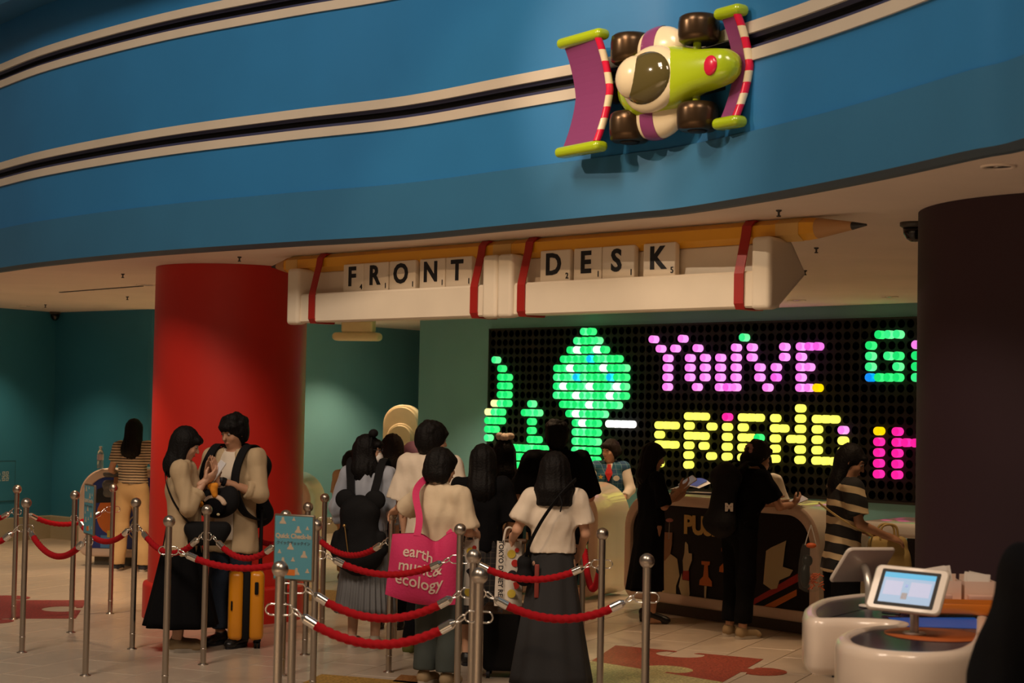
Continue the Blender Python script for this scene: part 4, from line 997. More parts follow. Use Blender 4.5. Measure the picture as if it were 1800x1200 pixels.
# tablets on stands
M_CASE = mat('tablet_case_white', (0.70, 0.62, 0.54), 0.3, coat=0.2)
def tablet(label, basep, topc, n, size, roll_=0.0):
    t = thing('tablet_stand', label, 'tablet', basep)
    c = Vector(topc) - Vector(basep); n = Vector(n).normalized(); x = Vector((0, 0, 1)).cross(n).normalized(); y = n.cross(x)
    R_ = Matrix.Rotation(roll_, 3, n); x, y = R_ @ x, R_ @ y
    M = basis(c, x, y, n)
    MB().lathe([(0.042, 0), (0.042, 0.006), (0.036, 0.009)], n=28).build('base_disc', M_CASE, t)
    bk = c - n * 0.01
    MB().tube(catmull([Vector((0, 0, 0.0)), Vector((0, 0, max(0.03, c.z * 0.45))), Vector((bk.x * 0.4, bk.y * 0.4, c.z * 0.8)), bk], 6), 0.0165, 16).build('stem', mat('stand_silver', (0.55, 0.52, 0.48), 0.3, 0.6), t)
    b = MB(); b.rbox((0, 0, 0), (size[0], size[1], 0.016), 0.0079, 4)
    # round the case corners in plan
    b2 = MB(); r = 0.022; pl = rrect(-size[0] / 2, size[0] / 2, -size[1] / 2, size[1] / 2, r, r, 6)
    ins_ = lambda d: [(x_ * (1 - d / (size[0] / 2)), y_ * (1 - d / (size[1] / 2))) for x_, y_ in pl]
    L3 = lambda pts, z: [M @ Vector((a, c_, z)) for a, c_ in pts]
    b2.loops([L3(ins_(0.006), -0.009), L3(pl, -0.003), L3(pl, 0.003), L3(ins_(0.006), 0.009)], cap0=True, cap1=True); b2.build('case', M_CASE, t)
    a, c_ = size[0] * 0.395, size[1] * 0.40
    MB().prism(rrect(-a, a, -c_, c_, 0.005, 0.005, 3), 0.0085, 0.0102, M=M).build('bezel', M_BLACK, t)
    a2, c2 = size[0] * 0.345, size[1] * 0.33
    sc = MB(); sc.prism([(-a2, -c2), (a2, -c2), (a2, c2), (-a2, c2)], 0.0102, 0.0106, M=M); s = sc.build('screen', mat('screen_pale', (0.30, 0.46, 0.70), 0.3, spec=0.2, emit=0.5), t)
    for nm, rc, m in [('screen_header', (-a2, c2 * 0.66, a2, c2), mat('screen_cyan', (0.08, 0.40, 0.70), 0.3, spec=0.2, emit=0.6)), ('screen_picture', (-0.016, -c2 * 0.72, 0.006, -c2 * 0.3), mat('screen_dark', (0.10, 0.10, 0.16), 0.2, emit=0.3)),
                      ('screen_panel', (-a2 * 0.9, -c2 * 0.5, -a2 * 0.2, c2 * 0.45), mat('screen_lilac', (0.42, 0.48, 0.70), 0.3, spec=0.2, emit=0.55)), ('screen_panel', (a2 * 0.1, -c2 * 0.5, a2 * 0.9, c2 * 0.45), mat('screen_lilac', (0.42, 0.48, 0.70), 0.3, spec=0.2, emit=0.55)),
                      ('screen_button', (-a2 * 0.1, c2 * 0.1, a2 * 0.0, c2 * 0.25), mat('screen_blue', (0.1, 0.2, 0.6), 0.2, emit=0.5))]:
        MB().prism([(rc[0], rc[1]), (rc[2], rc[1]), (rc[2], rc[3]), (rc[0], rc[3])], 0.0106, 0.0109, M=M).build(nm, m, s)
    return t
bp1 = PZ(1607, 1114, 0.892); tp1 = PY(1596, 1037, bp1.y - 0.015)
tablet('white tablet on a stand with its lit screen facing us', bp1, tp1, (-0.42, -0.68, 0.60), (0.285, 0.195), math.radians(-2))
bp2 = PZ(1527, 1066, 0.892); tp2 = PY(1516, 992, bp2.y + 0.10)
tablet('white tablet on a stand turned away, showing its back', bp2, tp2, (-0.42, 0.68, 0.60), (0.28, 0.19), math.radians(2))
# orange tray with paper holders
p = PZ(1655, 1068, 0.925)
tr = thing('orange_tray', 'orange counter-top tray behind the lit tablet', 'tray', (p.x, p.y, 0.889), math.radians(-3))
b = MB(); b.rbox((0.06, 0.10, 0.035), (0.42, 0.24, 0.05), 0.01, 3); b.build('tray_base', mat('orange_gloss', (0.72, 0.20, 0.02), 0.25, coat=0.4), tr)
b = MB()
for c_, d_ in [((0.06, -0.015, 0.065), (0.42, 0.008, 0.018)), ((0.06, 0.216, 0.065), (0.42, 0.008, 0.018)), ((-0.146, 0.1, 0.065), (0.008, 0.24, 0.018)), ((0.266, 0.1, 0.065), (0.008, 0.24, 0.018))]: b.box(c_, d_)
b.build('tray_rim', mat('orange_gloss', (0.72, 0.20, 0.02), 0.25), tr)
M_ACR = mat('frosted_acrylic', (0.88, 0.66, 0.54), 0.35, alpha=0.85); M_PAPER = mat('paper_white', (0.80, 0.74, 0.68), 0.7)
Tm = Matrix.Translation((p.x, p.y, 0.889)) @ Matrix.Rotation(math.radians(-3), 4, 'Z')
for k, (x, label) in enumerate([(0.025, 'frosted paper holder with a tilted leaflet, left one'), (0.165, 'frosted paper holder with stacked slips, right one')]):
    q = Tm @ Vector((x, 0.10, 0.061)); h = thing('paper_holder', label, 'paper holder', q, math.radians(-3), 'paper holders on the orange tray')
    b = MB()
    for c_, d_ in [((0, -0.055, 0.04), (0.125, 0.003, 0.08)), ((0, 0.055, 0.05), (0.125, 0.003, 0.10)), ((-0.062, 0, 0.04), (0.003, 0.11, 0.08)), ((0.062, 0, 0.04), (0.003, 0.11, 0.08)), ((0, 0, 0.0015), (0.125, 0.11, 0.003))]: b.box(c_, d_)
    b.build('box_walls', M_ACR, h)
    for j in range(5):
        lab = ['front', 'second', 'middle', 'fourth', 'rearmost'][j]; lq = q + Vector((random.uniform(-0.02, 0.02), -0.035 + 0.016 * j, 0.004)); lf = MB(); hh = 0.13 if k == 0 and j < 3 else 0.105
        lf.box((0, 0, hh / 2), (0.09, 0.0015, hh)); o = lf.build('leaflet', M_PAPER, None, lq, (math.radians(-14 + 3 * j), math.radians((-12 if k == 0 else 3) + 2 * j), 0.05))
        tag(o, '%s white leaflet of those standing in the %s frosted holder' % (lab, 'left' if k == 0 else 'right'), 'leaflet', 'leaflets in the %s holder' % ('left' if k == 0 else 'right'))
for k, (x, w_) in enumerate([(0.0, 0.085), (0.16, 0.10)]):
    q = Tm @ Vector((x, 0.015, 0.061)); o = MB().rbox((0, 0, 0.014), (w_, 0.04, 0.028), 0.003, 2).build('card_stack', mat('pink_card', (0.62, 0.38, 0.30), 0.6), None, q, (0, 0, -0.05)); tag(o, 'low stack of pinkish cards on the tray front, %s' % ('left' if k == 0 else 'right'), 'card stack', 'card stacks on the orange tray')
q = PZ(1567, 1080, 0.892); t = thing('stapler', 'small dark stapler lying at the notch of the white counter', 'stapler', q, 2.5)
MB().rbox((0, 0, 0.006), (0.08, 0.022, 0.010), 0.004, 2).build('stapler_base', M_INK, t); MB().rbox((0.004, 0, 0.020), (0.075, 0.02, 0.014), 0.006, 2).build('stapler_arm', mat('dark_red_plastic', (0.10, 0.01, 0.01), 0.4), t)
# ================================================================== PEOPLE
def npv(*a): return np.array(a, float)
BASE = dict(pelvis=(0, 0, .92), waist=(0, 0, 1.03), chest=(0, .005, 1.20), neck=(0, .015, 1.385), head=(0, -.008, 1.525),
            shR=(-.163, .012, 1.335), elR=(-.205, .03, 1.08), wrR=(-.215, -.03, .86), shL=(.163, .012, 1.335), elL=(.205, .03, 1.08), wrL=(.215, -.03, .86),
            hipR=(-.085, 0, .88), knR=(-.09, -.012, .48), anR=(-.092, .02, .085), hipL=(.085, 0, .88), knL=(.09, -.012, .48), anL=(.092, .02, .085))
def rotm(yaw=0, pit=0, rol=0):
    return np.array((Matrix.Rotation(yaw, 3, 'Z') @ Matrix.Rotation(pit, 3, 'X') @ Matrix.Rotation(rol, 3, 'Y')))
def hand_prims(s, w_, d, n, side, curl, spread=1.0):
    """palm and five fingers at wrist w_, pointing along d, palm facing n; side=+1 puts the thumb on d x n"""
    d = d / np.linalg.norm(d); n = n - d * (n @ d); n /= np.linalg.norm(n) + 1e-9; t = np.cross(d, n) * side
    R = np.stack([t, n, d], 1)
    s.cone(w_ - d * .03, w_ + d * .015, .0245, .024, .01)
    s.ell(w_ + d * .055, (.038, .0165, .05), .012, R)
    for i, (L, off) in enumerate(((.9, 1.35), (1.0, .45), (.95, -.45), (.74, -1.35))):
        a = w_ + d * (.092 - .006 * abs(i - 1.2)) + t * off * .0195 * spread; c1, c2 = curl * .55, curl * 1.35
        p1 = a + (d * math.cos(c1) + n * math.sin(c1)) * .040 * L; p2 = p1 + (d * math.cos(c2) + n * math.sin(c2)) * .036 * L
        s.cone(a, p1, .0088, .0082, .004); s.cone(p1, p2, .0082, .0066, .002)
    a = w_ + d * .025 + t * .030; p1 = a + (d * .62 + t * .62 + n * .35) * .042; p2 = p1 + (d * .85 + t * .12 + n * .45) * .034
    s.cone(a, p1, .0125, .0105, .008); s.cone(p1, p2, .0102, .0075, .002)
def person(label, loc, face, h, pose=None, female=True, skin=M_SKIN, hair=None, top=None, over=None, bottom=None, shoes=None, head=(0, 0, 0), lean=0.0, hands=None, build=1.0, face_detail=True, vox=.010, glasses=False):
    """face: direction the person looks, degrees about z (0 = towards the camera, +90 = towards image right)"""
    r = thing('person', label, 'person', (loc[0], loc[1], 0), math.radians(face)); k = (h - 0.04) / 1.65
    J = {a: npv(*b) for a, b in BASE.items()}
    if not female:
        for a in ('shR', 'shL', 'elR', 'elL', 'wrR', 'wrL'): J[a][0] *= 1.12
    for a, b in (pose or {}).items(): J[a] = npv(*b)
    def ln(p):
        q = p.copy()
        if q[2] > .92: q[1] -= lean * (q[2] - .92); q[2] -= 0.5 * abs(lean) ** 2 * (q[2] - .92)
        return q
    if lean:
        for a in ('waist', 'chest', 'neck', 'head', 'shR', 'shL'): J[a] = ln(J[a])
        for a in ('elR', 'elL', 'wrR', 'wrL'):
            if a not in (pose or {}): J[a] = ln(J[a])
    J = {a: b * k for a, b in J.items()}
    wq = (0.93 if female else 1.05) * build * k
    HR = rotm(math.radians(head[0]), math.radians(head[1]), math.radians(head[2])); HC = J['head']
    hp = lambda x, y, z: HC + HR @ (npv(x, y, z) * k)
    hands = hands or {}
    # ---- body
    s = SDF(vox)
    s.cone(J['pelvis'] - npv(0, 0, .03) * k, J['waist'], .148 * wq, .118 * wq, .03, .70); s.cone(J['waist'], J['chest'], .118 * wq, .140 * wq, .03, .70); s.cone(J['chest'], (J['chest'] + J['neck']) / 2, .140 * wq, .105 * wq, .03, .72)
    s.cone(J['shR'], J['shL'], .048 * wq, None, .03)
    s.cone(J['neck'] - npv(0, 0, .04) * k, HC + npv(0, .012, -.045) * k, .053 * k, .047 * k, .02)
    s.ell(hp(0, .016, .022), npv(.073, .092, .094) * k, .015, HR); s.ell(hp(0, -.026, -.038), npv(.058, .060, .074) * k, .025, HR); s.ell(hp(0, -.052, -.083), npv(.026, .026, .024) * k, .02, HR)
    s.ell(hp(0, -.070, .034), npv(.050, .020, .018) * k, .02, HR)
    for sg in (-1, 1):
        s.ell(hp(.074 * sg, .012, -.012), npv(.011, .020, .031) * k, .006, HR); s.ell(hp(.034 * sg, -.062, -.028), npv(.020, .018, .018) * k, .02, HR)
    s.cone(hp(0, -.083, .010), hp(0, -.103, -.026), .0085 * k, .0135 * k, .010); s.ell(hp(0, -.082, -.057), npv(.023, .011, .010) * k, .006, HR)
    for sg in (-1, 1): s.ell(hp(.031 * sg, -.094, .008), npv(.015, .010, .009) * k, .008, HR, sub=True)
    for q in 'RL':
        s.cone(J['sh' + q], J['el' + q], .047 * wq, .036 * wq, .02); s.cone(J['el' + q], J['wr' + q], .037 * wq, .025 * k, .015)
        s.cone(J['hip' + q], J['kn' + q], .082 * wq, .052 * k, .03); s.cone(J['kn' + q], J['an' + q], .053 * k, .036 * k, .02)
        f = J['an' + q].copy(); f[2] = .038 * k; s.cone(f + npv(0, .01, 0) * k, f + npv(0, -.13, -.008) * k, .036 * k, .028 * k, .015)
    p, qd = s.arrays(1); n0 = len(p)
    P_all, Q_all = [p], [qd]
    for q, sg in (('R', 1), ('L', -1)):
        hd = hands.get(q, {}); d = npv(*hd['d']) if 'd' in hd else J['wr' + q] - J['el' + q]
        n = npv(*hd['n']) if 'n' in hd else npv(1 if q == 'R' else -1, 0.15, 0)
        hs = SDF(.0055); hand_prims(hs, J['wr' + q], d, n, hd.get('t', sg), hd.get('curl', .5), hd.get('spread', 1.0)); a, b_ = hs.arrays(1)
        P_all.append(a); Q_all.append(b_ + n0); n0 += len(a)
    link('body', np_mesh('body', np.concatenate(P_all), np.concatenate(Q_all), skin), r)
    if face_detail:
        for sg in (-1, 1):
            b = MB(); b.ball(hp(.031 * sg, -.0765, .007), (.0105 * k, .0105 * k, .0075 * k), 12, 8); b.cur = 1; b.ball(hp(.031 * sg - .001, -.0815, .007), (.0070 * k, .0070 * k, .0066 * k), 10, 6); b.build('eye', [mat('eye_white', (0.40, 0.34, 0.30), 0.5, spec=0.2), M_INK], r)
            b = MB(); b.tube([hp(.014 * sg, -.092, .029), hp(.032 * sg, -.090, .034), hp(.050 * sg, -.074, .027)], .0042 * k, 6); b.build('eyebrow', M_HAIR, r)
        b = MB(); b.ball(hp(0, -.0905, -.0575), npv(.021, .0065, .0065) * k, 12, 8, M=Matrix(HR.tolist())); b.build('lips', mat('lip_tint', (0.42, 0.12, 0.09), 0.5), r)
    # ---- hair
    if hair:
        hm = hair.get('m', M_HAIR); s = SDF(.0095); st = hair['style']; vol_ = hair.get('vol', 1.0)
        s.ell(hp(0, .020, .032), npv(.088, .104, .100) * k * vol_, .01, HR); s.ell(hp(0, .045, -.02), npv(.078, .075, .085) * k * vol_, .03, HR)
        s.ell(hp(0, -.100, -.055), npv(.058, .062, .088) * k, .015, HR, sub=True)
        s.ell(hp(0, -.072, .058), npv(.066, .036, .030) * k * hair.get('fringe', 1.0), .02, HR)
        nk = J['neck']
        if st == 'long':
            zl = hair['z'] * k; wd = hair.get('w', .085) * k; back = hair.get('back', .055) * k
            e = npv(HC[0] + hair.get('dx', 0) * k, nk[1] + back + hair.get('dy', 0) * k, zl)
            s.cone(hp(0, .045, -.01), (hp(0, .06, -.05) + e) / 2 + npv(0, .03, 0) * k, .080 * k * vol_, wd, .03, .75); s.cone((hp(0, .06, -.05) + e) / 2 + npv(0, .03, 0) * k, e, wd, wd * .8, .03, .5)
            for sg in ((-1, 1) if hair.get('sides', True) else ()): s.cone(hp(.066 * sg, .005, .02), npv(HC[0] + .080 * sg * k, nk[1] + .02 * k, max(zl, nk[2] - .02 * k)), .030 * k, .034 * k, .03)
            s.cut((0, 0, zl + .0), (0, 0, -1))
        if st == 'bob':
            for a in range(-4, 5):
                an = a * .42; x, y = math.sin(an) * .074, .02 + math.cos(an) * .07
                wi = hair.get('wide', 1.0); s.cone(hp(x * .85, y * .85, .03), hp(x * 1.0 * wi, y * wi, -hair.get('len', .10) * .6), .036 * k, .036 * k, .025); s.cone(hp(x * wi, y * wi, -hair.get('len', .10) * .6), hp(x * 1.05 * wi, y * 1.0 * wi, -hair.get('len', .10)), .036 * k, .026 * k, .02)
        if st == 'short':
            rr = random.Random(hair.get('seed', 1))
            for _ in range(hair.get('tufts', 26)):
                a, e = rr.uniform(0, 6.28), rr.uniform(.15, 1.25); x, y, z = math.cos(a) * math.cos(e) * .082, .02 + math.sin(a) * math.cos(e) * .094, .034 + math.sin(e) * .092
                s.ell(hp(x, y, z), npv(.026, .026, .022) * k, .012)
        if st == 'bun':
            s.ell(hp(0, .085, .095), npv(.05, .05, .048) * k, .02)
        if 'tail' in hair:
            e = hair['tail']; s.cone(hp(0, .095, .03), hp(0, .14, -.05), .030 * k, .036 * k, .02); s.cone(hp(0, .14, -.05), hp(e[0], e[1], e[2]), .036 * k, .014 * k, .02)
        pp_, qq_ = s.arrays(1); link('hair', np_mesh('hair', pp_, qq_, hm, wrinkle=.0014, wf=(90, 90, 12), seed=3), r)
    # ---- tops
    def garment(g, name, extra, seed):
        s = SDF(.0105); lo = g.get('loose', .014) * k + extra; hem = g.get('hem', .88) * k
        pv = J['pelvis'].copy(); pv[2] = min(pv[2], hem + .02)
        fl = g.get('fl', .76)
        s.cone(pv, J['waist'], .150 * wq + lo + g.get('flare', 0) * k, .122 * wq + lo, .04, fl); s.cone(J['waist'], J['chest'], .122 * wq + lo, .140 * wq + lo, .04, fl); s.cone(J['chest'], (J['chest'] + J['neck']) / 2, .140 * wq + lo, .110 * wq + lo * .6, .03, fl)
        s.cone(J['shR'] * .98 + J['shL'] * .02, J['shL'] * .98 + J['shR'] * .02, .050 * wq + lo * .8, None, .03)
        s.cone(J['neck'] - npv(0, 0, .02) * k, J['neck'] + npv(0, 0, .012) * k, .072 * k + extra, .064 * k + extra, .03, flat=1)
        for q in 'RL':
            sl = g.get('sleeve', .55)
            if sl <= 0: continue
            a, m, w_ = J['sh' + q], J['el' + q], J['wr' + q]; sw = g.get('sw', 1.0); lo2 = lo * g.get('slo', .8)
            if sl <= 1:
                e = a + (m - a) * sl; s.cone(a, e, .050 * wq + lo2 * .8, (.046 * wq + lo2) * sw, .03, flat=1)
            else:
                e = m + (w_ - m) * (sl - 1); s.cone(a, m, .050 * wq + lo2 * .8, (.042 * wq + lo2) * sw, .03); s.cone(m, e, (.042 * wq + lo2) * sw, (.034 * k + lo2 * .8) * sw, .02, flat=1)
                if g.get('cuff'): u = (w_ - m) / np.linalg.norm(w_ - m); s.cone(e - u * .035 * k, e + u * .004, .046 * k + lo2, .048 * k + lo2, .006, flat=2)
        if g.get('collar'):
            for sg in (-1, 1): s.cone(J['neck'] + npv(.015 * sg, -.052, .0) * k, J['neck'] + npv(.058 * sg, .0, .035) * k, .017 * k, .016 * k, .008); s.cone(J['neck'] + npv(.058 * sg, .0, .035) * k, J['neck'] + npv(0, .05, .042) * k, .016 * k, None, .008)
        nd = g.get('neck', .045); s.cone(J['neck'] + npv(0, -.02, .035) * k, J['neck'] + npv(0, -.06, .14) * k, nd * k + .012, .09 * k, .01, sub=True)
        if g.get('open'):      # open front: a slot down the middle
            s.cone(J['neck'] + npv(0, -.14, 0) * k, npv(0, -.215, hem / k - .1) * k, .085 * k, .115 * k, .01, 1.0, sub=True)
        if g.get('vneck'): s.cone(J['neck'] + npv(0, -.10, .02) * k, J['chest'] + npv(0, -.14, -.02) * k, .055 * k, .012 * k, .008, sub=True)
        s.cut((0, 0, hem), (0, 0, -1))
        p_, q_ = s.arrays(1); return link(name, np_mesh(name, p_, q_, g['m'], wrinkle=g.get('wr', .0046), wf=(21, 21, 8), seed=seed), r)
    if top: garment(top, top.get('name', 'shirt'), 0, int(h * 1000) % 97)
    if over: garment(over, over.get('name', 'jacket'), .012 * k, int(h * 777) % 89)
    # ---- bottoms
    if bottom:
        g = bottom; t_ = g['type']
        if t_ == 'trousers':
            s = SDF(.0105); lo = g.get('loose', .014) * k; an = g.get('ankle', .075) * k; fl = g.get('flare', 0) * k
            s.cone(J['pelvis'] - npv(0, 0, .03) * k, J['waist'] - npv(0, 0, .0) * k, .150 * wq + lo * .7, .122 * wq + lo * .7, .03, .74)
            for q in 'RL':
                s.cone(J['hip' + q], J['kn' + q], .084 * wq + lo, .055 * k + lo + fl * .5, .03); e = J['an' + q].copy(); e[2] = an - .05 * k; s.cone(J['kn' + q], e, .055 * k + lo + fl * .5, .045 * k + lo + fl, .02)
            s.cut((0, 0, an), (0, 0, -1)); s.cut((0, 0, min(g.get('top', 1.02), (top or {}).get('hem', 1) + .07) * k), (0, 0, 1))
            p_, q_ = s.arrays(1); link('trousers', np_mesh('trousers', p_, q_, g['m'], wrinkle=g.get('wr', .0022), wf=(14, 14, 9), seed=5), r)
        else:
            zt_, zb_ = g.get('top', 1.02) * k, g.get('hem', .25) * k; ra, rb = .128 * wq + .012, g.get('w', .26) * k; ple = g.get('pleats', 18); am = g.get('amp', .012); n = ple * 8; rings = []
            b = MB(); nz = 14
            for j in range(nz + 1):
                f = j / nz; z = zt_ + (zb_ - zt_) * f; hipf = math.sin(min(1, f / .25) * PI / 2)
                ry = (ra + (.165 * wq + .012 - ra) * hipf) if f < .25 else (.165 * wq + .012) + (rb - .165 * wq - .012) * (f - .25) / .75
                ring = []
                for i in range(n):
                    a = 2 * PI * i / n; pl_ = am * (0.25 + 1.0 * f) * (math.sin(ple * a + 0.35 * math.sin(3 * a)) + .35 * math.sin(5 * a + f * 3)); rr = ry + pl_ * k
                    ring.append(Vector((rr * math.cos(a) + g.get('dx', 0) * f, rr * math.sin(a) * (.74 + .16 * f) + J['pelvis'][1] + g.get('dy', 0) * f, z)))
                rings.append(ring)
            inner = [[Vector((p_.x * .97, p_.y * .97, p_.z)) for p_ in rings[-1]], [Vector((p_.x * .6, p_.y * .6, p_.z + .25 * k)) for p_ in rings[-1]]]
            b.loops((rings + inner)[::-1]); b.build('skirt', g['m'], r)
            b = MB(); b.loops([[Vector((p_.x * q, (p_.y - J['pelvis'][1]) * q + J['pelvis'][1], p_.z + dz)) for p_ in rings[0]] for q, dz in ((1.0, -.02), (1.02, -.018), (1.02, .022), (.98, .024))][::-1]); b.build('waistband', g['m'], r)
    # ---- shoes
    if shoes:
        for q in 'RL':
            a = J['an' + q].copy(); s = SDF(.008); hl = shoes.get('heel', 0) * k; ty = shoes.get('type', 'sneaker')
            s.cone(npv(a[0], a[1] + .022 * k, .045 * k + hl), npv(a[0], a[1] - .125 * k, .036 * k), .041 * k, .036 * k, .02); s.ell(npv(a[0], a[1] - .135 * k, .030 * k), npv(.042, .052, .032) * k, .02)
            if ty != 'pump': s.cone(npv(a[0], a[1] + .012 * k, .05 * k), npv(a[0], a[1] + .008 * k, .095 * k), .043 * k, .041 * k, .02, flat=1)
            if hl: s.cone(npv(a[0], a[1] + .035 * k, .05 * k), npv(a[0], a[1] + .035 * k, 0), .024 * k, .017 * k, .01, flat=1)
            s.cut((0, 0, .012 if not hl else 0.0), (0, 0, -1))
            p_, q_ = s.arrays(1); so = link('shoe', np_mesh('shoe', p_, q_, shoes['m']), r)
            if not hl:
                b = MB(); out = [Vector((a[0] + .046 * k * math.cos(t), a[1] - .055 * k + .125 * k * math.sin(t) * (1.0), 0)) for t in [2 * PI * i / 24 for i in range(24)]]
                b.loops([[Vector((p_.x, p_.y, z)) for p_ in out] for z in (0.0, .026 * k)][::1], cap0=True, cap1=True); b.build('sole', shoes.get('sole', mat('sole_offwhite', (0.50, 0.44, 0.36), 0.6)), so)
    r['k'] = k
    return r, J
def wpt(r, p):        # a point of a person's frame in the world
    return Matrix.Translation(r.location) @ Matrix.Rotation(r.rotation_euler.z, 4, 'Z') @ Vector(p)

M_BEIGE = mat('beige_cotton', (0.50, 0.37, 0.22), 0.85, bump=0.25, bscale=25); M_CREAMC = mat('cream_cotton', (0.66, 0.54, 0.38), 0.85, bump=0.25, bscale=25)
M_WHITEC = mat('white_cotton', (0.72, 0.62, 0.50), 0.85, bump=0.2, bscale=25); M_DENIM = mat('dark_denim', (0.018, 0.030, 0.055), 0.9, bump=0.3, bscale=120)
M_CHINO = mat('sand_chino', (0.62, 0.42, 0.20), 0.85, bump=0.25, bscale=20); M_GREYSK = mat('grey_pleated_cloth', (0.16, 0.16, 0.165), 0.85); M_BLUEGREY = mat('blue_grey_gauze', (0.34, 0.37, 0.44), 0.9, bump=0.25, bscale=25, sheen=0.3)
M_TEALGREY = mat('slate_green_cloth', (0.055, 0.068, 0.062), 0.9, bump=0.2, bscale=25); M_CHAR = mat('charcoal_cloth', (0.022, 0.022, 0.024), 0.9)
M_STRIPE = bands('striped_jersey', (0.66, 0.54, 0.36), (0.05, 0.03, 0.028), 2, 0.027, 0.60, 0.85, 0.012, 5)
M_BIGSTR = bands('broad_striped_knit', (0.011, 0.011, 0.012), (0.60, 0.47, 0.28), 2, 0.115, 0.62, 0.85, 0.05, 4, tilt=(1, -0.25))
M_BLKSHOE = mat('black_leather', (0.010, 0.009, 0.009), 0.35); M_TANSHOE = mat('tan_suede', (0.34, 0.24, 0.13), 0.85); M_WHSHOE = mat('offwhite_canvas', (0.42, 0.36, 0.28), 0.8)
L_ = lambda px, py: PZ(px, py, 0)
def at_d(px, py, s): Y = F / s; p = PY(px, py, Y); return Vector((p.x, Y, 0))

# 1 striped woman at the blue desk
w1, J1 = person('woman in thin-striped T-shirt and sand trousers, back turned, at the blue desk', L_(229, 1003), 172, 1.56, dict(elL=(.255, -.02, 1.09), wrL=(.235, -.22, 1.02), elR=(-.25, -.0, 1.09), wrR=(-.23, -.20, 1.0), anL=(.155, .02, .085), knL=(.125, -.01, .48), anR=(-.155, .03, .085), knR=(-.125, -.01, .48)),
    hair=dict(style='long', z=1.17, w=.105), top=dict(m=M_STRIPE, hem=.94, sleeve=.62, loose=.026, sw=1.12), bottom=dict(type='trousers', m=M_CHINO, loose=.024, flare=.014, ankle=.07), shoes=dict(m=mat('navy_canvas', (0.03, 0.035, 0.05), .8)))
# 2 phone woman
w2, J2 = person('woman in long beige shirt and black skirt reading her phone, in profile', L_(316, 1142), 97, 1.565, dict(elR=(-.21, -.05, 1.06), wrR=(-.125, -.150, 1.25), elL=(.20, -.07, 1.09), wrL=(.05, -.165, 1.25)),
    hair=dict(style='long', z=1.24, w=.088, fringe=1.05), head=(0, 22, 0), hands=dict(R=dict(d=(.35, -.75, .55), n=(.6, .2, .5), curl=.7), L=dict(d=(-.1, -.72, .7), n=(-.8, -.1, .3), curl=.75)),
    top=dict(m=M_BEIGE, hem=.70, sleeve=1.62, loose=.036, slo=.65, cuff=True, flare=.015), bottom=dict(type='skirt', m=M_BLKCLOTH, hem=.185, w=.30, pleats=9, amp=.016), shoes=dict(m=M_TANSHOE))
# 3 jeans man
m3, J3 = person('man in open beige shirt and dark jeans, hands pressed together, smiling down', L_(402, 1134), -24, 1.655, dict(elR=(-.265, -.03, 1.10), wrR=(-.045, -.265, 1.20), elL=(.265, -.05, 1.09), wrL=(.050, -.275, 1.195), anR=(-.10, .04, .085), anL=(.10, .0, .085)),
    female=False, skin=M_SKIN2, hair=dict(style='short', tufts=30, seed=4, vol=1.03), head=(-12, 16, 0), hands=dict(R=dict(d=(.22, -.22, .95), n=(.95, .1, -.2), curl=.12), L=dict(d=(-.12, -.2, .97), n=(-.95, .1, -.1), curl=.15)),
    top=dict(m=M_WHITEC, hem=.76, sleeve=.3, loose=.020, wr=.002), over=dict(m=M_BEIGE, hem=.67, sleeve=1.32, loose=.026, slo=.42, wr=.003, flare=.012, cuff=True, open=True, neck=.055), bottom=dict(type='trousers', m=M_DENIM, loose=.014, ankle=.11, top=.80, wr=.0015), shoes=dict(m=M_BLKSHOE, sole=M_INK))
# 4 backpack woman
w4, J4 = person('woman in blue-grey blouse and pleated grey skirt, face mask, head turned right', L_(640, 1137), 168, 1.535, dict(elR=(-.235, .0, 1.08), wrR=(-.21, -.10, .90), elL=(.235, .0, 1.08), wrL=(.215, -.08, .88)),
    hair=dict(style='long', z=1.27, w=.080, vol=.97), head=(-74, 6, 0), top=dict(m=M_BLUEGREY, hem=.90, sleeve=1.55, loose=.026, sw=1.35, name='blouse'), bottom=dict(type='skirt', m=M_GREYSK, hem=.27, w=.235, pleats=30, amp=.010), shoes=dict(m=M_WHSHOE))
# 5 woman in a patterned vest behind her
M_NAVYP = mat('navy_patterned_vest', (0.02, 0.05, 0.09), .8, var=.9, vscale=45)
w5, J5 = person('long-haired woman with cream sleeve and navy patterned vest, behind the mask woman', at_d(683, 1104, 229), 176, 1.52, dict(), hair=dict(style='long', z=1.30, w=.085, m=M_HAIRB, vol=1.05), top=dict(m=M_CREAMC, hem=.9, sleeve=1.8, loose=.02), over=dict(m=M_NAVYP, hem=.84, sleeve=0, loose=.032, wr=.001, name='vest'),
    bottom=dict(type='trousers', m=M_BLKCLOTH, loose=.02), shoes=dict(m=M_BLKSHOE, sole=M_INK))
# 6 tall man in white
m6, J6 = person('man in loose cream-white T-shirt and black trousers, back turned, green shoes', L_(752, 1152), 150, 1.63, dict(anR=(-.04, .06, .085), knR=(-.07, .0, .48), anL=(.12, .05, .085)), female=False, hair=dict(style='short', tufts=18, seed=9, vol=1.10), head=(-34, 6, 0),
    top=dict(m=M_WHITEC, hem=.74, sleeve=.98, loose=.050, sw=1.35), bottom=dict(type='trousers', m=M_BLKCLOTH, loose=.02, ankle=.08), shoes=dict(m=mat('olive_green_canvas', (0.10, 0.11, 0.02), .8)))
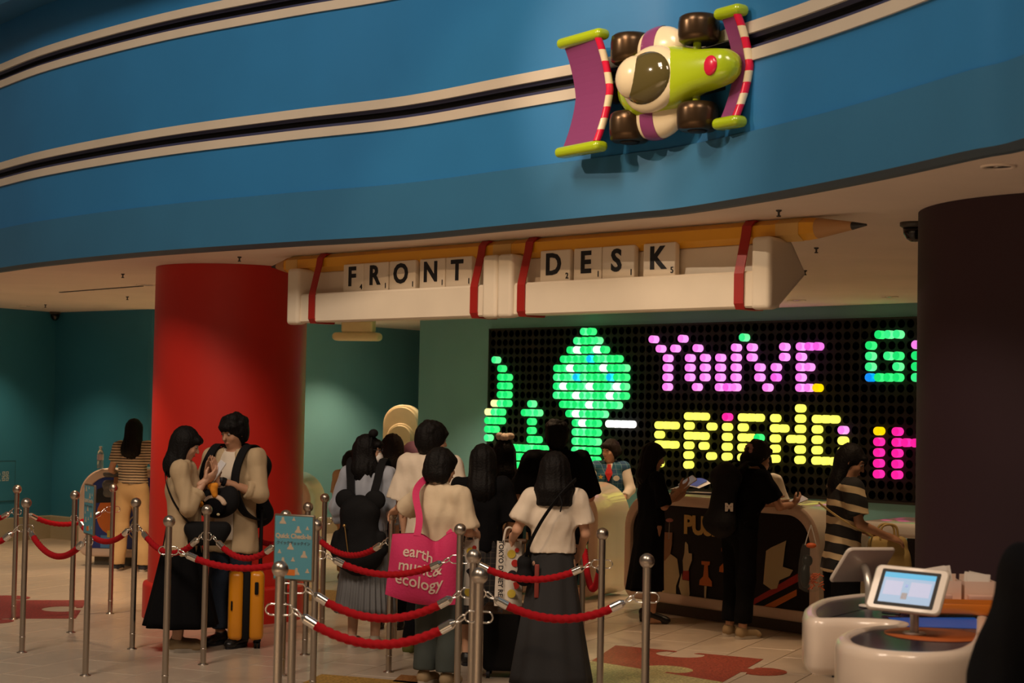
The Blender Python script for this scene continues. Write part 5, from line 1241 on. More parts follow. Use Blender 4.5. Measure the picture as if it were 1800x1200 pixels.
# 7 short-haired woman with the tote
w7, J7 = person('short-haired woman in cream collared blouse and slate trousers with the pink tote', L_(768, 1203), 152, 1.475, dict(elL=(.33, -.06, 1.20), wrL=(.485, -.225, 1.215), elR=(-.215, -.02, 1.08), wrR=(-.18, -.18, 1.05)), hair=dict(style='bob', len=.085, vol=1.12, wide=1.0), head=(-30, 8, 0),
    hands=dict(L=dict(d=(.62, -.36, -.42), n=(-.1, .1, -1), curl=.85)), top=dict(m=M_CREAMC, hem=.86, sleeve=.92, loose=.034, sw=1.25, wr=.004, collar=True, name='blouse'), bottom=dict(type='trousers', m=M_TEALGREY, loose=.030, ankle=.10, flare=.008), shoes=dict(m=M_TANSHOE))
# 8 woman in black, plaid skirt
M_PLAID = mat('dark_plaid', (0.02, 0.018, 0.018), .9); nt = M_PLAID.node_tree
br = nt.nodes.new('ShaderNodeTexBrick'); br.inputs['Scale'].default_value = 14; br.offset = 0; br.inputs['Color1'].default_value = (.020, .017, .018, 1); br.inputs['Color2'].default_value = (.012, .011, .012, 1); br.inputs['Mortar'].default_value = (.07, .055, .04, 1); br.inputs['Mortar Size'].default_value = .03; br.inputs['Brick Width'].default_value = .5; br.inputs['Row Height'].default_value = .5
tc = nt.nodes.new('ShaderNodeTexCoord'); mp = nt.nodes.new('ShaderNodeMapping'); mp.inputs['Rotation'].default_value = (PI / 2, 0, 0); nt.links.new(tc.outputs['Object'], mp.inputs[0]); nt.links.new(mp.outputs[0], br.inputs['Vector']); nt.links.new(br.outputs['Color'], nt.nodes['Principled BSDF'].inputs['Base Color'])
w8, J8 = person('woman with long straight black hair, black top and plaid skirt, back turned', at_d(842, 1167, 264), 176, 1.49, dict(elR=(-.225, -.0, 1.08), wrR=(-.17, -.17, .98), elL=(.225, .0, 1.08), wrL=(.18, -.12, .95)), hair=dict(style='long', z=1.18, w=.105, vol=1.08), top=dict(m=M_BLKCLOTH, hem=.86, sleeve=1.0, loose=.036, sw=1.25), bottom=dict(type='skirt', m=M_PLAID, hem=.33, w=.26, pleats=12), shoes=dict(m=M_BLKSHOE, sole=M_INK))
# 9 woman with a scrunchie
w9, J9 = person('woman in beige top with a cream scrunchie in her dark hair', at_d(880, 1100, 228), 195, 1.50, dict(elR=(-.245, -.02, 1.09), wrR=(-.18, -.20, 1.04)), hair=dict(style='long', z=1.22, w=.08), top=dict(m=mat('camel_knit', (0.40, 0.24, 0.12), .9, bump=.3, bscale=40), hem=.88, sleeve=1.5, loose=.024), bottom=dict(type='trousers', m=M_BLKCLOTH, loose=.02), shoes=dict(m=M_BLKSHOE, sole=M_INK))
rr = random.Random(2); b = MB(); k9 = w9['k']
for i in range(12):
    a = 2 * PI * i / 12; b.ball((.045 * math.cos(a) * k9 * 1.25, .03 * k9 + .038 * math.sin(a) * k9, (1.525 + .142 + .014 * rr.random()) * k9), .029 * k9, 10, 6)
o = b.build('scrunchie', mat('pale_fleece', (0.85, 0.70, 0.56), .95, bump=.5, bscale=80), None, w9.location, (0, 0, w9.rotation_euler.z)); tag(o, 'puffy cream scrunchie on top of a dark head before the green lights', 'scrunchie')
# 10 broad man in black
m10, J10 = person('broad man in black T-shirt, back turned, before the green lights', at_d(972, 1118, 236), 182, 1.65, dict(elR=(-.255, -.02, 1.08), wrR=(-.20, -.22, 1.03), elL=(.255, .0, 1.08), wrL=(.21, -.18, 1.0)), female=False, skin=M_SKIN2, build=1.14, hair=dict(style='short', tufts=34, seed=12, vol=1.0), top=dict(m=M_BLKCLOTH, hem=.80, sleeve=.98, loose=.040, sw=1.2), bottom=dict(type='trousers', m=M_BLKCLOTH, loose=.03), shoes=dict(m=M_BLKSHOE, sole=M_INK))
# 11 white T-shirt woman
w11, J11 = person('woman in white T-shirt and long charcoal skirt with a crossbody bag, back turned', at_d(968, 1210, 290), 180, 1.465, dict(elL=(.255, .02, 1.12), wrL=(.285, -.15, 1.04), elR=(-.225, .0, 1.10), wrR=(-.20, -.16, .98)), hair=dict(style='bob', len=.215, vol=1.18, wide=1.42), head=(0, 4, 0),
    hands=dict(L=dict(d=(.05, -.55, -.75), n=(-.2, -.4, -.6), curl=1.1)), top=dict(m=M_WHITEC, hem=.965, sleeve=.72, loose=.034, sw=1.22), bottom=dict(type='skirt', m=M_CHAR, hem=.065, w=.285, pleats=8, amp=.012, top=1.01), shoes=dict(m=M_BLKSHOE, sole=M_INK))
# 12 clerk
M_VEST = mat('clerk_vest_blue', (0.02, 0.12, 0.20), .8); nt = M_VEST.node_tree
br = nt.nodes.new('ShaderNodeTexBrick'); br.inputs['Scale'].default_value = 11; br.offset = 0; br.inputs['Color1'].default_value = (.012, .11, .19, 1); br.inputs['Color2'].default_value = (.02, .07, .17, 1); br.inputs['Mortar'].default_value = (.16, .30, .34, 1); br.inputs['Mortar Size'].default_value = .02; br.inputs['Brick Width'].default_value = .5; br.inputs['Row Height'].default_value = .5
tc = nt.nodes.new('ShaderNodeTexCoord'); mp = nt.nodes.new('ShaderNodeMapping'); mp.inputs['Rotation'].default_value = (PI / 2, 0, 0.7); mp.inputs['Rotation'].default_value = (PI / 2, .78, 0); nt.links.new(tc.outputs['Object'], mp.inputs[0]); nt.links.new(mp.outputs[0], br.inputs['Vector']); nt.links.new(br.outputs['Color'], nt.nodes['Principled BSDF'].inputs['Base Color'])
w12, J12 = person('clerk in blue checked vest, white shirt and red tie behind the white desk', at_d(1068, 1060, 183), -8, 1.46, dict(elR=(-.225, -.05, 1.10), wrR=(-.16, -.24, 1.0), elL=(.235, -.05, 1.10), wrL=(.17, -.24, 1.0)), hair=dict(style='bob', len=.03, m=M_HAIRB, fringe=1.0), head=(-38, 6, 0),
    top=dict(m=mat('white_shirt', (0.74, 0.68, 0.58), .8), hem=.9, sleeve=1.75, loose=.014, wr=.001, slo=1.3, collar=True), over=dict(m=M_VEST, hem=.84, sleeve=0, loose=.026, wr=.001, vneck=True, name='vest'), bottom=dict(type='skirt', m=M_CHAR, hem=.45, w=.2), shoes=dict(m=M_BLKSHOE, sole=M_INK))
k = w12['k']; b = MB(); b.loops([[Vector((x * k, (y - .012) * k, z * k)) for x, y, z in r_] for r_ in ([(-.016, -.100, 1.375), (.016, -.100, 1.375), (.016, -.07, 1.375), (-.016, -.07, 1.375)], [(-.020, -.112, 1.345), (.020, -.112, 1.345), (.020, -.08, 1.345), (-.020, -.08, 1.345)], [(-.042, -.138, 1.275), (.042, -.138, 1.275), (.042, -.115, 1.275), (-.042, -.115, 1.275)], [(-.004, -.150, 1.19), (.004, -.150, 1.19), (.004, -.13, 1.19), (-.004, -.13, 1.19)])], sm=False, cap0=True, cap1=True); b.build('tie', mat('tie_red', (0.55, 0.015, 0.012), .7), w12)
b = MB(); st_ = [(.026 * (1 if i % 2 == 0 else .42) * math.sin(2 * PI * i / 10), .026 * (1 if i % 2 == 0 else .42) * math.cos(2 * PI * i / 10)) for i in range(10)]; b.prism(st_, 0, .003, M=basis((-.085 * k, -.172 * k, 1.235 * k), (1, 0, 0), (0, 0, 1), (0, -1, 0))); b.build('star_badge', mat('badge_gold', (0.75, 0.52, 0.06), .4), w12)
b = MB(); b.prism([(.030 * math.cos(2 * PI * i / 20), .026 * math.sin(2 * PI * i / 20)) for i in range(20)], 0, .003, M=basis((.088 * k, -.172 * k, 1.225 * k), (1, 0, 0), (0, 0, 1), (0, -1, 0))); b.build('name_badge', mat('badge_white', (0.75, 0.72, 0.66), .4), w12)
# 13 woman in black with phone
w13, J13 = person('woman in long black dress and pumps holding a white phone at the push pin desk', L_(1143, 1094), 104, 1.475, dict(elR=(-.20, -.05, 1.08), wrR=(-.10, -.22, 1.22), elL=(.205, -.04, 1.08), wrL=(.12, -.22, 1.12)), hair=dict(style='long', z=1.24, w=.085, vol=1.04), head=(-8, 14, 0), skin=M_SKIN2,
    hands=dict(R=dict(d=(.1, -.8, .45), n=(.7, 0, .5), curl=.7), L=dict(d=(0, -.8, .4), n=(-.6, 0, .6), curl=.6)), top=dict(m=M_BLKCLOTH, hem=.9, sleeve=.97, loose=.026, sw=1.1), bottom=dict(type='skirt', m=M_BLKCLOTH, hem=.30, w=.185, pleats=7, amp=.010, dy=.05), shoes=dict(m=M_BLKSHOE, type='pump', heel=.045))
# 14 woman with black backpack
w14, J14 = person('woman in black T-shirt and trousers leaning on the push pin desk', L_(1297, 1120), 118, 1.55, dict(elR=(-.20, -.26, 1.085), wrR=(-.10, -.46, 1.095), elL=(.21, -.20, 1.08), wrL=(.10, -.42, 1.09)), lean=.30, hair=dict(style='short', tufts=8, vol=1.02, tail=(0, .13, -.20), m=M_HAIRB), head=(0, 12, 0), skin=M_SKIN2,
    hands=dict(R=dict(d=(.2, -.8, .35), n=(.7, 0, .5), curl=.6)), top=dict(m=M_BLKCLOTH, hem=.84, sleeve=.75, loose=.036, sw=1.15), bottom=dict(type='trousers', m=M_BLKCLOTH, loose=.026, ankle=.13), shoes=dict(m=M_TANSHOE))
# 15 broad stripes
w15, J15 = person('woman in broad black and beige striped tunic looking down, holding a handbag', L_(1476, 1186), 98, 1.55, dict(elR=(-.205, -.06, 1.09), wrR=(-.14, -.29, 1.00), elL=(.205, -.05, 1.08), wrL=(.10, -.27, 1.0)), lean=.10, hair=dict(style='long', z=1.22, w=.075, back=.06, sides=False, vol=.96, fringe=.8), head=(-24, 26, 0), skin=M_SKIN2,
    hands=dict(R=dict(d=(.15, -.85, -.25), n=(.5, 0, -.8), curl=.6), L=dict(d=(-.1, -.85, -.2), n=(-.5, 0, -.8), curl=.6)), top=dict(m=M_BIGSTR, hem=.74, sleeve=.78, loose=.036, sw=1.2, name='tunic', flare=.01), bottom=dict(type='trousers', m=M_BLKCLOTH, loose=.034, flare=.02, ankle=.05), shoes=dict(m=M_BLKSHOE, sole=M_INK))
# 16 clerk hidden behind 14, 17 clerk hand behind 15, 18/19 people mostly hidden
w16, J16 = person('clerk in white shirt almost hidden behind the leaning woman', at_d(1336, 1058, 199), 10, 1.41, dict(elL=(.235, -.05, 1.10), wrL=(.17, -.24, 1.0), elR=(-.235, -.05, 1.10), wrR=(-.17, -.24, 1.0)), hair=dict(style='bob', len=.05), top=dict(m=mat('white_shirt', (0.74, 0.68, 0.58), .8), hem=.9, sleeve=1.75, loose=.03), bottom=dict(type='skirt', m=M_CHAR, hem=.45, w=.2), shoes=dict(m=M_BLKSHOE, sole=M_INK), head=(0, 12, 0))
w18, J18 = person('person with a lilac hood, almost hidden behind the man in the white T-shirt', at_d(724, 1090, 220), 185, 1.46, dict(), hair=dict(style='long', z=1.3, w=.08, m=M_HAIRB), top=dict(m=mat('lilac_cotton', (0.42, 0.22, 0.34), .9), hem=.88, sleeve=1.6, loose=.03), bottom=dict(type='trousers', m=M_DENIM, loose=.02), shoes=dict(m=M_BLKSHOE, sole=M_INK))
s = SDF(.01); kk = w18['k']; s.ell(npv(.02, .03, 1.545) * kk, npv(.105, .115, .11) * kk, .02); s.cone(npv(.02, .06, 1.46) * kk, npv(0, .05, 1.37) * kk, .09 * kk, .10 * kk, .03); s.ell(npv(0, -.11, 1.50) * kk, npv(.075, .08, .105) * kk, .02, sub=True); sdf_obj('hood', s, mat('lilac_cotton', (0.42, 0.22, 0.34), .9), w18)
w19, J19 = person('person in tan trousers far behind the mask woman, only a leg in view', at_d(613, 1022, 181), 160, 1.30, dict(), hair=dict(style='bob', len=.06), top=dict(m=M_BEIGE, hem=.85, sleeve=.9, loose=.03), bottom=dict(type='trousers', m=mat('tan_trousers', (0.34, 0.21, 0.09), .85), loose=.02, ankle=.12), shoes=dict(m=mat('brown_leather', (0.10, 0.05, 0.02), .5), sole=M_INK), face_detail=False)
# 20 dark onlooker close at the right edge
w20, J20 = person('dark-clothed person at the right frame edge, only shoulder and arm in view', (1.47, 4.25), 168, 1.66, dict(elL=(.255, .02, 1.06), wrL=(.27, -.05, .84)), female=False, hair=dict(style='short', tufts=20), top=dict(m=M_BLKCLOTH, hem=.8, sleeve=1.9, loose=.03), bottom=dict(type='trousers', m=M_BLKCLOTH, loose=.03), shoes=dict(m=M_BLKSHOE, sole=M_INK), face_detail=False)
# ================================================================== BAGS, PHONES, SUITCASES, SMALL THINGS
def at_p(r, name, label, cat, p, group=None):      # an empty in a person's frame
    q = wpt(r, p); return thing(name, label, cat, q, r.rotation_euler.z, group)
def strap(pts, w_, th, m, name, parent, per=8, flat=False):
    P = catmull(pts, per); b = MB(); rings = []
    for i, p in enumerate(P):
        t = (P[min(i + 1, len(P) - 1)] - P[max(i - 1, 0)]).normalized(); n = Vector((p.x, p.y - 0.01, 0)).normalized(); s_ = t.cross(n).normalized()
        if flat: s_ = (Vector((1, 0, 0)) - t * t.x).normalized()
        n = s_.cross(t)
        rings.append([p + s_ * w_ / 2 - n * th / 2, p + s_ * w_ / 2 + n * th / 2, p - s_ * w_ / 2 + n * th / 2, p - s_ * w_ / 2 - n * th / 2])
    b.loops(rings, sm=False, cap0=True, cap1=True); return b.build(name, m, parent)
M_BAGBLK = mat('black_nylon', (0.006, 0.006, 0.007), 0.8, spec=0.2, bump=0.25, bscale=200)
M_GOLD = mat('gold_metal', (0.75, 0.52, 0.20), 0.3, 1.0)
M_PHONEW = mat('white_phone', (0.75, 0.72, 0.68), 0.3)
def phone(label, pos, d, n, m=None):
    """pos centre, d long axis, n screen normal"""
    d = Vector(d).normalized(); n = Vector(n); n = (n - d * n.dot(d)).normalized(); x = d.cross(n)
    t = thing('smartphone', label, 'phone', pos); M = basis((0, 0, 0), x, d, n)
    pl = rrect(-.036, .036, -.074, .074, .01, .01, 4); MB().prism(pl, -.004, .004, M=M).build('phone_case', m or M_PHONEW, t)
    MB().prism(rrect(-.032, .032, -.068, .068, .007, .007, 3), .004, .0046, M=M).build('phone_screen', mat('phone_glass', (0.55, 0.53, 0.52), 0.15, emit=0.12), t)
    return t
# --- striped woman's things
q = PY(176, 820, dl.location.y + 0.30); q = Vector((q.x, q.y, 1.0))
t = thing('water_bottle', 'clear plastic water bottle standing on the blue desk', 'bottle', q)
M_PET = mat('clear_pet', (0.55, 0.62, 0.62), 0.08, trans=0.75)
MB().lathe([(.030, 0), (.033, .01), (.033, .07), (.031, .075), (.033, .08), (.033, .145), (.026, .175), (.013, .195), (.013, .205)], n=24).build('bottle_body', M_PET, t)
MB().lathe([(.0335, .085), (.0335, .142)], n=24, caps=False).build('bottle_label', mat('label_lilac', (0.60, 0.50, 0.55), .5), t)
MB().lathe([(.0150, .203), (.0150, .222), (.013, .224)], n=18).build('bottle_cap', M_PHONEW, t)
k = w1['k']
t = at_p(w1, 'grey_handbag', 'grey handbag with a brown patch hanging on the striped woman\'s left arm', 'handbag', (.245 * k, -.10 * k, .80 * k))
M_GREYBAG = mat('grey_leather', (0.10, 0.095, 0.085), .6, bump=.15, bscale=60)
s = SDF(.009); s.cone((-.08, 0, .02), (.08, 0, .02), .035, None, .02, .9); s.cone((-.095, 0, .22), (.095, 0, .22), .03, None, .05, .8); s.cone((-.085, 0, .11), (.085, 0, .11), .045, None, .06, .9); s.cut((0, 0, .235), (0, 0, 1)); sdf_obj('bag_body', s, M_GREYBAG, t)
MB().tube(catmull([(-.05, .0, .23), (-.045, 0, .31), (0, 0, .345), (.045, 0, .31), (.05, 0, .23)], 6), .007, 8).build('bag_handle', M_INK, t)
MB().rbox((-.045, .046, .15), (.07, .012, .09), .005, 2).build('brown_patch', mat('brown_patch', (.25, .10, .03), .6), t)
q = wpt(w1, (-.20 * k, -.28 * k, 1.0 * k)); o = MB().box((0, 0, 0), (.10, .004, .16)).build('paper_sheet', M_PAPER, None, q, (-.3, .1, -.1)); tag(o, 'white paper sheet held at the striped woman\'s right hand', 'paper')
# --- phone woman: phone and crossbody bag
k = w2['k']
phone('white smartphone held up in the hands of the beige-shirt woman', wpt(w2, (-.045 * k, -.245 * k, 1.335 * k)), (w2.matrix_world.to_3x3() @ Vector((0, 0, 1))) + Matrix.Rotation(w2.rotation_euler.z, 3, 'Z') @ Vector((.0, -.8, .2)), Matrix.Rotation(w2.rotation_euler.z, 3, 'Z') @ Vector((-.7, .55, .7)))
t = at_p(w2, 'crossbody_bag', 'black crescent crossbody bag at the beige-shirt woman\'s hip', 'bag', (-.12 * k, -.20 * k, .78 * k))
s = SDF(.009); s.cone((-.03, -.10, .12), (-.05, .12, .12), .05, .05, .04, 1); s.cone((-.03, -.06, .06), (-.05, .08, .06), .055, None, .05); sdf_obj('bag_body', s, M_BAGBLK, t)
strap([(-.05, .10, .13), (-.07, .17, .20), (-.065, .25, .32), (.02, .305, .45), (.15, .30, .55), (.235, .22, .61)], .028, .005, M_BAGBLK, 'bag_strap', t)
# --- jeans man: backpack, front pouch with bird feet, watch
k = m3['k']
t = at_p(m3, 'black_backpack', 'black backpack on the jeans man, its straps over the beige shirt', 'backpack', (0, .20 * k, .85 * k))
s = SDF(.011); s.cone((-.09, .06, .08), (.09, .06, .08), .08, None, .03); s.cone((-.08, .05, .42), (.08, .05, .42), .07, None, .05); s.cone((0, .05, .1), (0, .05, .44), .13, .11, .06, .8); sdf_obj('pack_body', s, M_BAGBLK, t)
for sg in (-1, 1): strap([(sg * .10, .02, .46), (sg * .125, -.10, .555), (sg * .125, -.23, .56), (sg * .13, -.345, .43), (sg * .135, -.37, .28), (sg * .165, -.32, .13), (sg * .185, -.20, .06), (sg * .14, -.02, .05)], .062, .012, M_BAGBLK, 'shoulder_strap', t, flat=True)
t = at_p(m3, 'plush_pouch', 'round black plush pouch with two orange webbed feet on the man\'s chest', 'pouch', (.03 * k, -.235 * k, .925 * k))
s = SDF(.009); s.ell((0, 0, .10), (.155, .070, .105), .03); s.ell((.10, .0, .14), (.07, .05, .085), .04); sdf_obj('pouch_body', s, M_BAGBLK, t)
s = SDF(.009); s.ell((.02, -.062, .075), (.088, .05, .07), .02); sdf_obj('plush_body', s, mat('black_plush', (0.005, 0.005, 0.006), 1.0, spec=.05, bump=.6, bscale=120), t)
s = SDF(.008)
for i in range(9): a = .35 + i * .27; s.ell((.02 + .082 * math.cos(a), -.065, .082 + .066 * math.sin(a)), (.019, .024, .017), .01)
sdf_obj('cream_fleece', s, mat('cream_fleece', (0.62, 0.45, 0.32), .95, bump=.5, bscale=80), t)
M_ORP = mat('orange_plush', (0.80, 0.30, 0.02), .9, bump=.3, bscale=120)
for (x, z, an) in ((-.105, .115, .9), (.028, .195, .15)):
    s = SDF(.006); dx_, dz_ = -math.sin(an), math.cos(an); e = np.array([x + dx_ * .03, -.09, z + dz_ * .03])
    s.cone((x - dx_ * .035, -.085, z - dz_ * .035), (x, -.09, z), .020, .026, .01)
    for o_ in (-1, 0, 1): s.cone((x, -.09, z), (e[0] + o_ * .022 * dz_, -.095, e[2] - o_ * .022 * dx_), .022, .020, .006)
    sdf_obj('webbed_foot', s, M_ORP, t)
for x, z in ((-.035, .02), (.075, .03)): MB().ball((x, -.10, z), (.014, .006, .010), 10, 6).build('cream_button', M_PCREAM, t)
strap([(-.10, .02, .17), (-.17, .05, .30), (-.12, .20, .46), (.02, .30, .50), (.12, .24, .46)], .025, .006, M_BAGBLK, 'pouch_strap', t)
a, c = Vector(J3['elL']), Vector(J3['wrL']); u_ = (c - a).normalized(); p0 = a.lerp(c, .86)
t = at_p(m3, 'wristwatch', 'black wristwatch on the jeans man\'s raised wrist', 'watch', p0)
MB().cyl(-u_ * .014, u_ * .014, .031, .030, 18).build('watch_band', M_BAGBLK, t)
MB().ball((.0, -.030, .012), (.019, .010, .019), 14, 8).build('watch_case', M_INK, t)
# --- yellow suitcase
q = L_(431, 1141)
t = thing('yellow_suitcase', 'upright orange-yellow hard suitcase with a black band beside the jeans man', 'suitcase', (q.x, q.y, 0), math.radians(10))
M_YEL = mat('suitcase_amber', (0.70, 0.26, 0.008), 0.32, coat=0.2)
sw_, sd_, sz0, sz1 = .245, .36, .055, .535
for x0, x1, nm in ((-sw_ / 2, -.018, 'front_shell'), (.018, sw_ / 2, 'rear_shell')):
    MB().rbox(((x0 + x1) / 2, sd_ / 2, (sz0 + sz1) / 2), (x1 - x0, sd_, sz1 - sz0), .038, 4).build(nm, M_YEL, t)
MB().rbox((0, sd_ / 2, (sz0 + sz1) / 2), (.05, sd_ - .012, sz1 - sz0 - .012), .012, 2).build('zip_band', M_BAGBLK, t)
b = MB()
for i in range(6):
    x = -sw_ / 2 + .04 + i * .033
    if abs(x) > .03: b.rbox((x, sd_ / 2, sz1 + .001), (.008, sd_ - .08, .006), .002, 1)
MB().rbox((.068, -.006, .42), (.026, .016, .085), .006, 2).build('side_handle', M_BAGBLK, t); MB().rbox((-.10, -.003, .30), (.012, .008, .065), .003, 1).build('side_stud', M_BAGBLK, t)
MB().rbox((.02, sd_ / 2, sz1 + .008), (.03, .14, .016), .006, 2).build('top_handle', M_BAGBLK, t)
for x in (-sw_ / 2 + .04, sw_ / 2 - .04):
    for y in (.045, sd_ - .045):
        wh = MB().rbox((x, y, .062), (.048, .06, .03), .008, 2).build('wheel_housing', M_BAGBLK, t)
        for dx_ in (-.012, .012): MB().cyl((x + dx_ - .008, y, .025), (x + dx_ + .008, y, .025), .025, .025, 18).build('wheel', M_BAGBLK, wh)
for x in (.095,):
    MB().cyl((x, sd_ * .32, sz1 - .01), (x, sd_ * .32, .955), .011, None, 12).build('telescopic_tube', M_BAGBLK, t); MB().cyl((x, sd_ * .68, sz1 - .01), (x, sd_ * .68, .955), .011, None, 12).build('telescopic_tube', M_BAGBLK, t)
    MB().rbox((x, sd_ * .5, .955), (.034, sd_ * .36 + .05, .034), .014, 3).build('pull_handle', M_BAGBLK, t)
# --- mask woman: backpack with round ears, mask, glasses, bow
k = w4['k']
t = at_p(w4, 'eared_backpack', 'black backpack with two round ears on the blue-grey blouse', 'backpack', (0, .13 * k, .66 * k))
s = SDF(.010); s.cone((-.10, .07, .06), (.10, .07, .06), .075, None, .03); s.cone((-.075, .06, .36), (.075, .06, .36), .065, None, .05); s.cone((0, .06, .08), (0, .06, .36), .165, .12, .06, .6); s.cone((-.175, .06, .10), (-.165, .06, .20), .04, .03, .03); s.cone((.175, .06, .10), (.165, .06, .20), .04, .03, .03); sdf_obj('pack_body', s, M_BAGBLK, t, wrinkle=.002, wf=(14, 14, 8))
for sg in (-1, 1):
    s = SDF(.008); s.ell((sg * .105, .05, .445), (.078, .035, .072), .01); sdf_obj('round_ear', s, M_BAGBLK, t)
    strap([(sg * .075, .04, .42), (sg * .095, -.02, .56), (sg * .115, -.06, .69), (sg * .115, -.17, .72), (sg * .12, -.26, .58), (sg * .15, -.24, .35), (sg * .16, -.12, .14), (sg * .12, .03, .06)], .055, .012, M_BAGBLK, 'shoulder_strap', t, flat=True)
MB().tube([(.075, .160, .26), (.06, .168, .18), (.045, .165, .08)], .004, 6).build('zip', M_GOLD, t)
MB().ball((.076, .165, .27), .012, 10, 8).build('zip_pull', M_GOLD, t)
MB().rbox((-.08, .150, .06), (.05, .006, .02), .002, 1).build('leather_patch', mat('brown_patch', (.25, .10, .03), .6), t)
HR4 = rotm(math.radians(-74), math.radians(6), 0); hp4 = lambda x, y, z: Vector(J4['head'] + HR4 @ (npv(x, y, z) * k)); R4 = Matrix(HR4.tolist())
t = at_p(w4, 'face_mask', 'white face mask on the woman with the eared backpack', 'mask', J4['head']); hz_ = Vector(J4['head'])
b = MB(); b.ball(hp4(0, -.070, -.052) - hz_, (.056 * k, .050 * k, .054 * k), 20, 12, M=R4); b.build('mask_shell', mat('mask_white', (0.78, 0.74, 0.70), .9), t)
for sg in (-1, 1): MB().tube([hp4(.052 * sg, -.05, -.035) - hz_, hp4(.074 * sg, -.01, -.005) - hz_], .0025, 6).build('ear_loop', mat('mask_white', (0.78, 0.74, 0.70), .9), t)
t = at_p(w4, 'eyeglasses', 'thin dark glasses on the masked woman', 'glasses', J4['head'])
for sg in (-1, 1):
    MB().tube([hp4(.031 * sg + .026 * math.cos(a), -.106, .008 + .020 * math.sin(a)) - hz_ for a in [2 * PI * i / 16 for i in range(16)]], .0028, 6, closed=True).build('rim', M_INK, t)
    MB().tube([hp4(.057 * sg, -.104, .012) - hz_, hp4(.080 * sg, -.04, .012) - hz_, hp4(.082 * sg, .01, .008) - hz_], .0028, 6).build('temple', M_INK, t)
MB().tube([hp4(-.006, -.108, .012) - hz_, hp4(.006, -.108, .012) - hz_], .003, 6).build('bridge', M_INK, t)
t = at_p(w4, 'bow_headband', 'black headband with a bow and gold trim on the masked woman', 'headband', J4['head'])
MB().tube([hp4(.090 * math.cos(a), -.01, .03 + .108 * math.sin(a)) - hz_ for a in [PI * i / 16 for i in range(17)]], .008, 8).build('band', M_BAGBLK, t)
for sg in (-1, 1):
    s = SDF(.006); c_ = hp4(.034 * sg - .03, -.02, .138) - hz_; s.ell(tuple(c_), (.034, .034, .030), .01); sdf_obj('bow_loop', s, M_BAGBLK, t)
MB().tube([hp4(.075, -.03, .10) - hz_, hp4(.055, -.032, .128) - hz_], .007, 8).build('gold_trim', M_GOLD, t)
# --- pink tote on the short-haired woman
k = w7['k']; tY = w7.location.y - .21
tl, tr_, bl, brr = PY(690, 938, tY), PY(812, 934, tY), PY(677, 1044, tY), PY(800, 1062, tY)
tc_ = (tl + tr_ + bl + brr) / 4
M_PINK = mat('pink_canvas', (0.60, 0.028, 0.13), .8, bump=.2, bscale=70); M_TOTEL = mat('tote_print', (0.72, 0.55, 0.46), .8)
t = thing('tote_bag', 'big bright pink tote bag with cream lettering on the short-haired woman', 'tote bag', tc_)
def tote(u, v, side):
    """u,v in 0..1 (v up)"""
    lo = bl.lerp(brr, u); hi = tl.lerp(tr_, u); sag = .055 * math.exp(-((u - .62) / .14) ** 2) * v
    p = lo.lerp(hi, v) - tc_; p.z -= sag; p.z -= .03 * math.sin(PI * u) * (1 - v)
    bul = (math.sin(PI * min(max(u, 0), 1)) ** .6) * (math.sin(PI * min(max(v * .88, 0), 1)) ** .7) * .065
    fold = .012 * math.sin(9 * u + 4 * v) * math.sin(PI * v) + .03 * math.exp(-((u - .62 - .2 * (1 - v)) / .07) ** 2) * v
    return Vector((p.x, p.y + side * (bul + .006) + (fold if side < 0 else 0), p.z))
b = MB(); NU, NV = 26, 20
for side in (-1, 1):
    vs = [tote(i / NU, j / NV, side) for j in range(NV + 1) for i in range(NU + 1)]
    fs = [(j * (NU + 1) + i, j * (NU + 1) + i + 1, (j + 1) * (NU + 1) + i + 1, (j + 1) * (NU + 1) + i) for j in range(NV) for i in range(NU)]
    b.add(vs, fs if side < 0 else [f[::-1] for f in fs], True)
edge = [(i / NU, 0) for i in range(NU + 1)]
b.loops([[tote(u, 0, -1) for u, v in edge], [tote(u, 0, 1) for u, v in edge]], closed=False)
for u in (0, 1): b.loops([[tote(u, j / NV, -1) for j in range(NV + 1)], [tote(u, j / NV, 1) for j in range(NV + 1)]], closed=False)
b.build('bag_body', M_PINK, t)
for word, v, u0, wd in (('earth', .74, .30, .42), ('music&', .53, .36, .62), ('ecology', .32, .36, .68)):
    me = text_mesh(word, 1.0, 0.0, M_TOTEL, 'lettering', .012, sp=1.0)
    xs = [q.co.x for q in me.vertices]; w0 = max(xs) - min(xs); x0 = min(xs)
    bm = bmesh.new(); bm.from_mesh(me); bmesh.ops.triangulate(bm, faces=bm.faces[:]); bmesh.ops.subdivide_edges(bm, edges=[e_ for e_ in bm.edges if e_.calc_length() > .25], cuts=2, use_grid_fill=True)
    for q in bm.verts:
        u = u0 - wd / 2 + .10 + wd * (q.co.x - x0) / w0; vv = v + q.co.y * wd / w0 * 1.12; q.co = tote(u, vv, -1) + Vector((0, -.0045, 0))
    bm.to_mesh(me); bm.free(); link('lettering', me, t)
sh = wpt(w7, (.115 * k, .04 * k, 1.395 * k)) - tc_
pA, pB = tote(.36, .97, -1), tote(.84, .95, -1)
def ribbon(pts, w_, th, m, name, parent):
    P = catmull(pts, 8); b = MB(); rings = []
    for i, p in enumerate(P):
        tt = (P[min(i + 1, len(P) - 1)] - P[max(i - 1, 0)]).normalized(); s_ = tt.cross(Vector((0, 1, 0))).normalized(); n = s_.cross(tt)
        rings.append([p + s_ * w_ / 2 - n * th / 2, p + s_ * w_ / 2 + n * th / 2, p - s_ * w_ / 2 + n * th / 2, p - s_ * w_ / 2 - n * th / 2])
    b.loops(rings, sm=False, cap0=True, cap1=True); return b.build(name, m, parent)
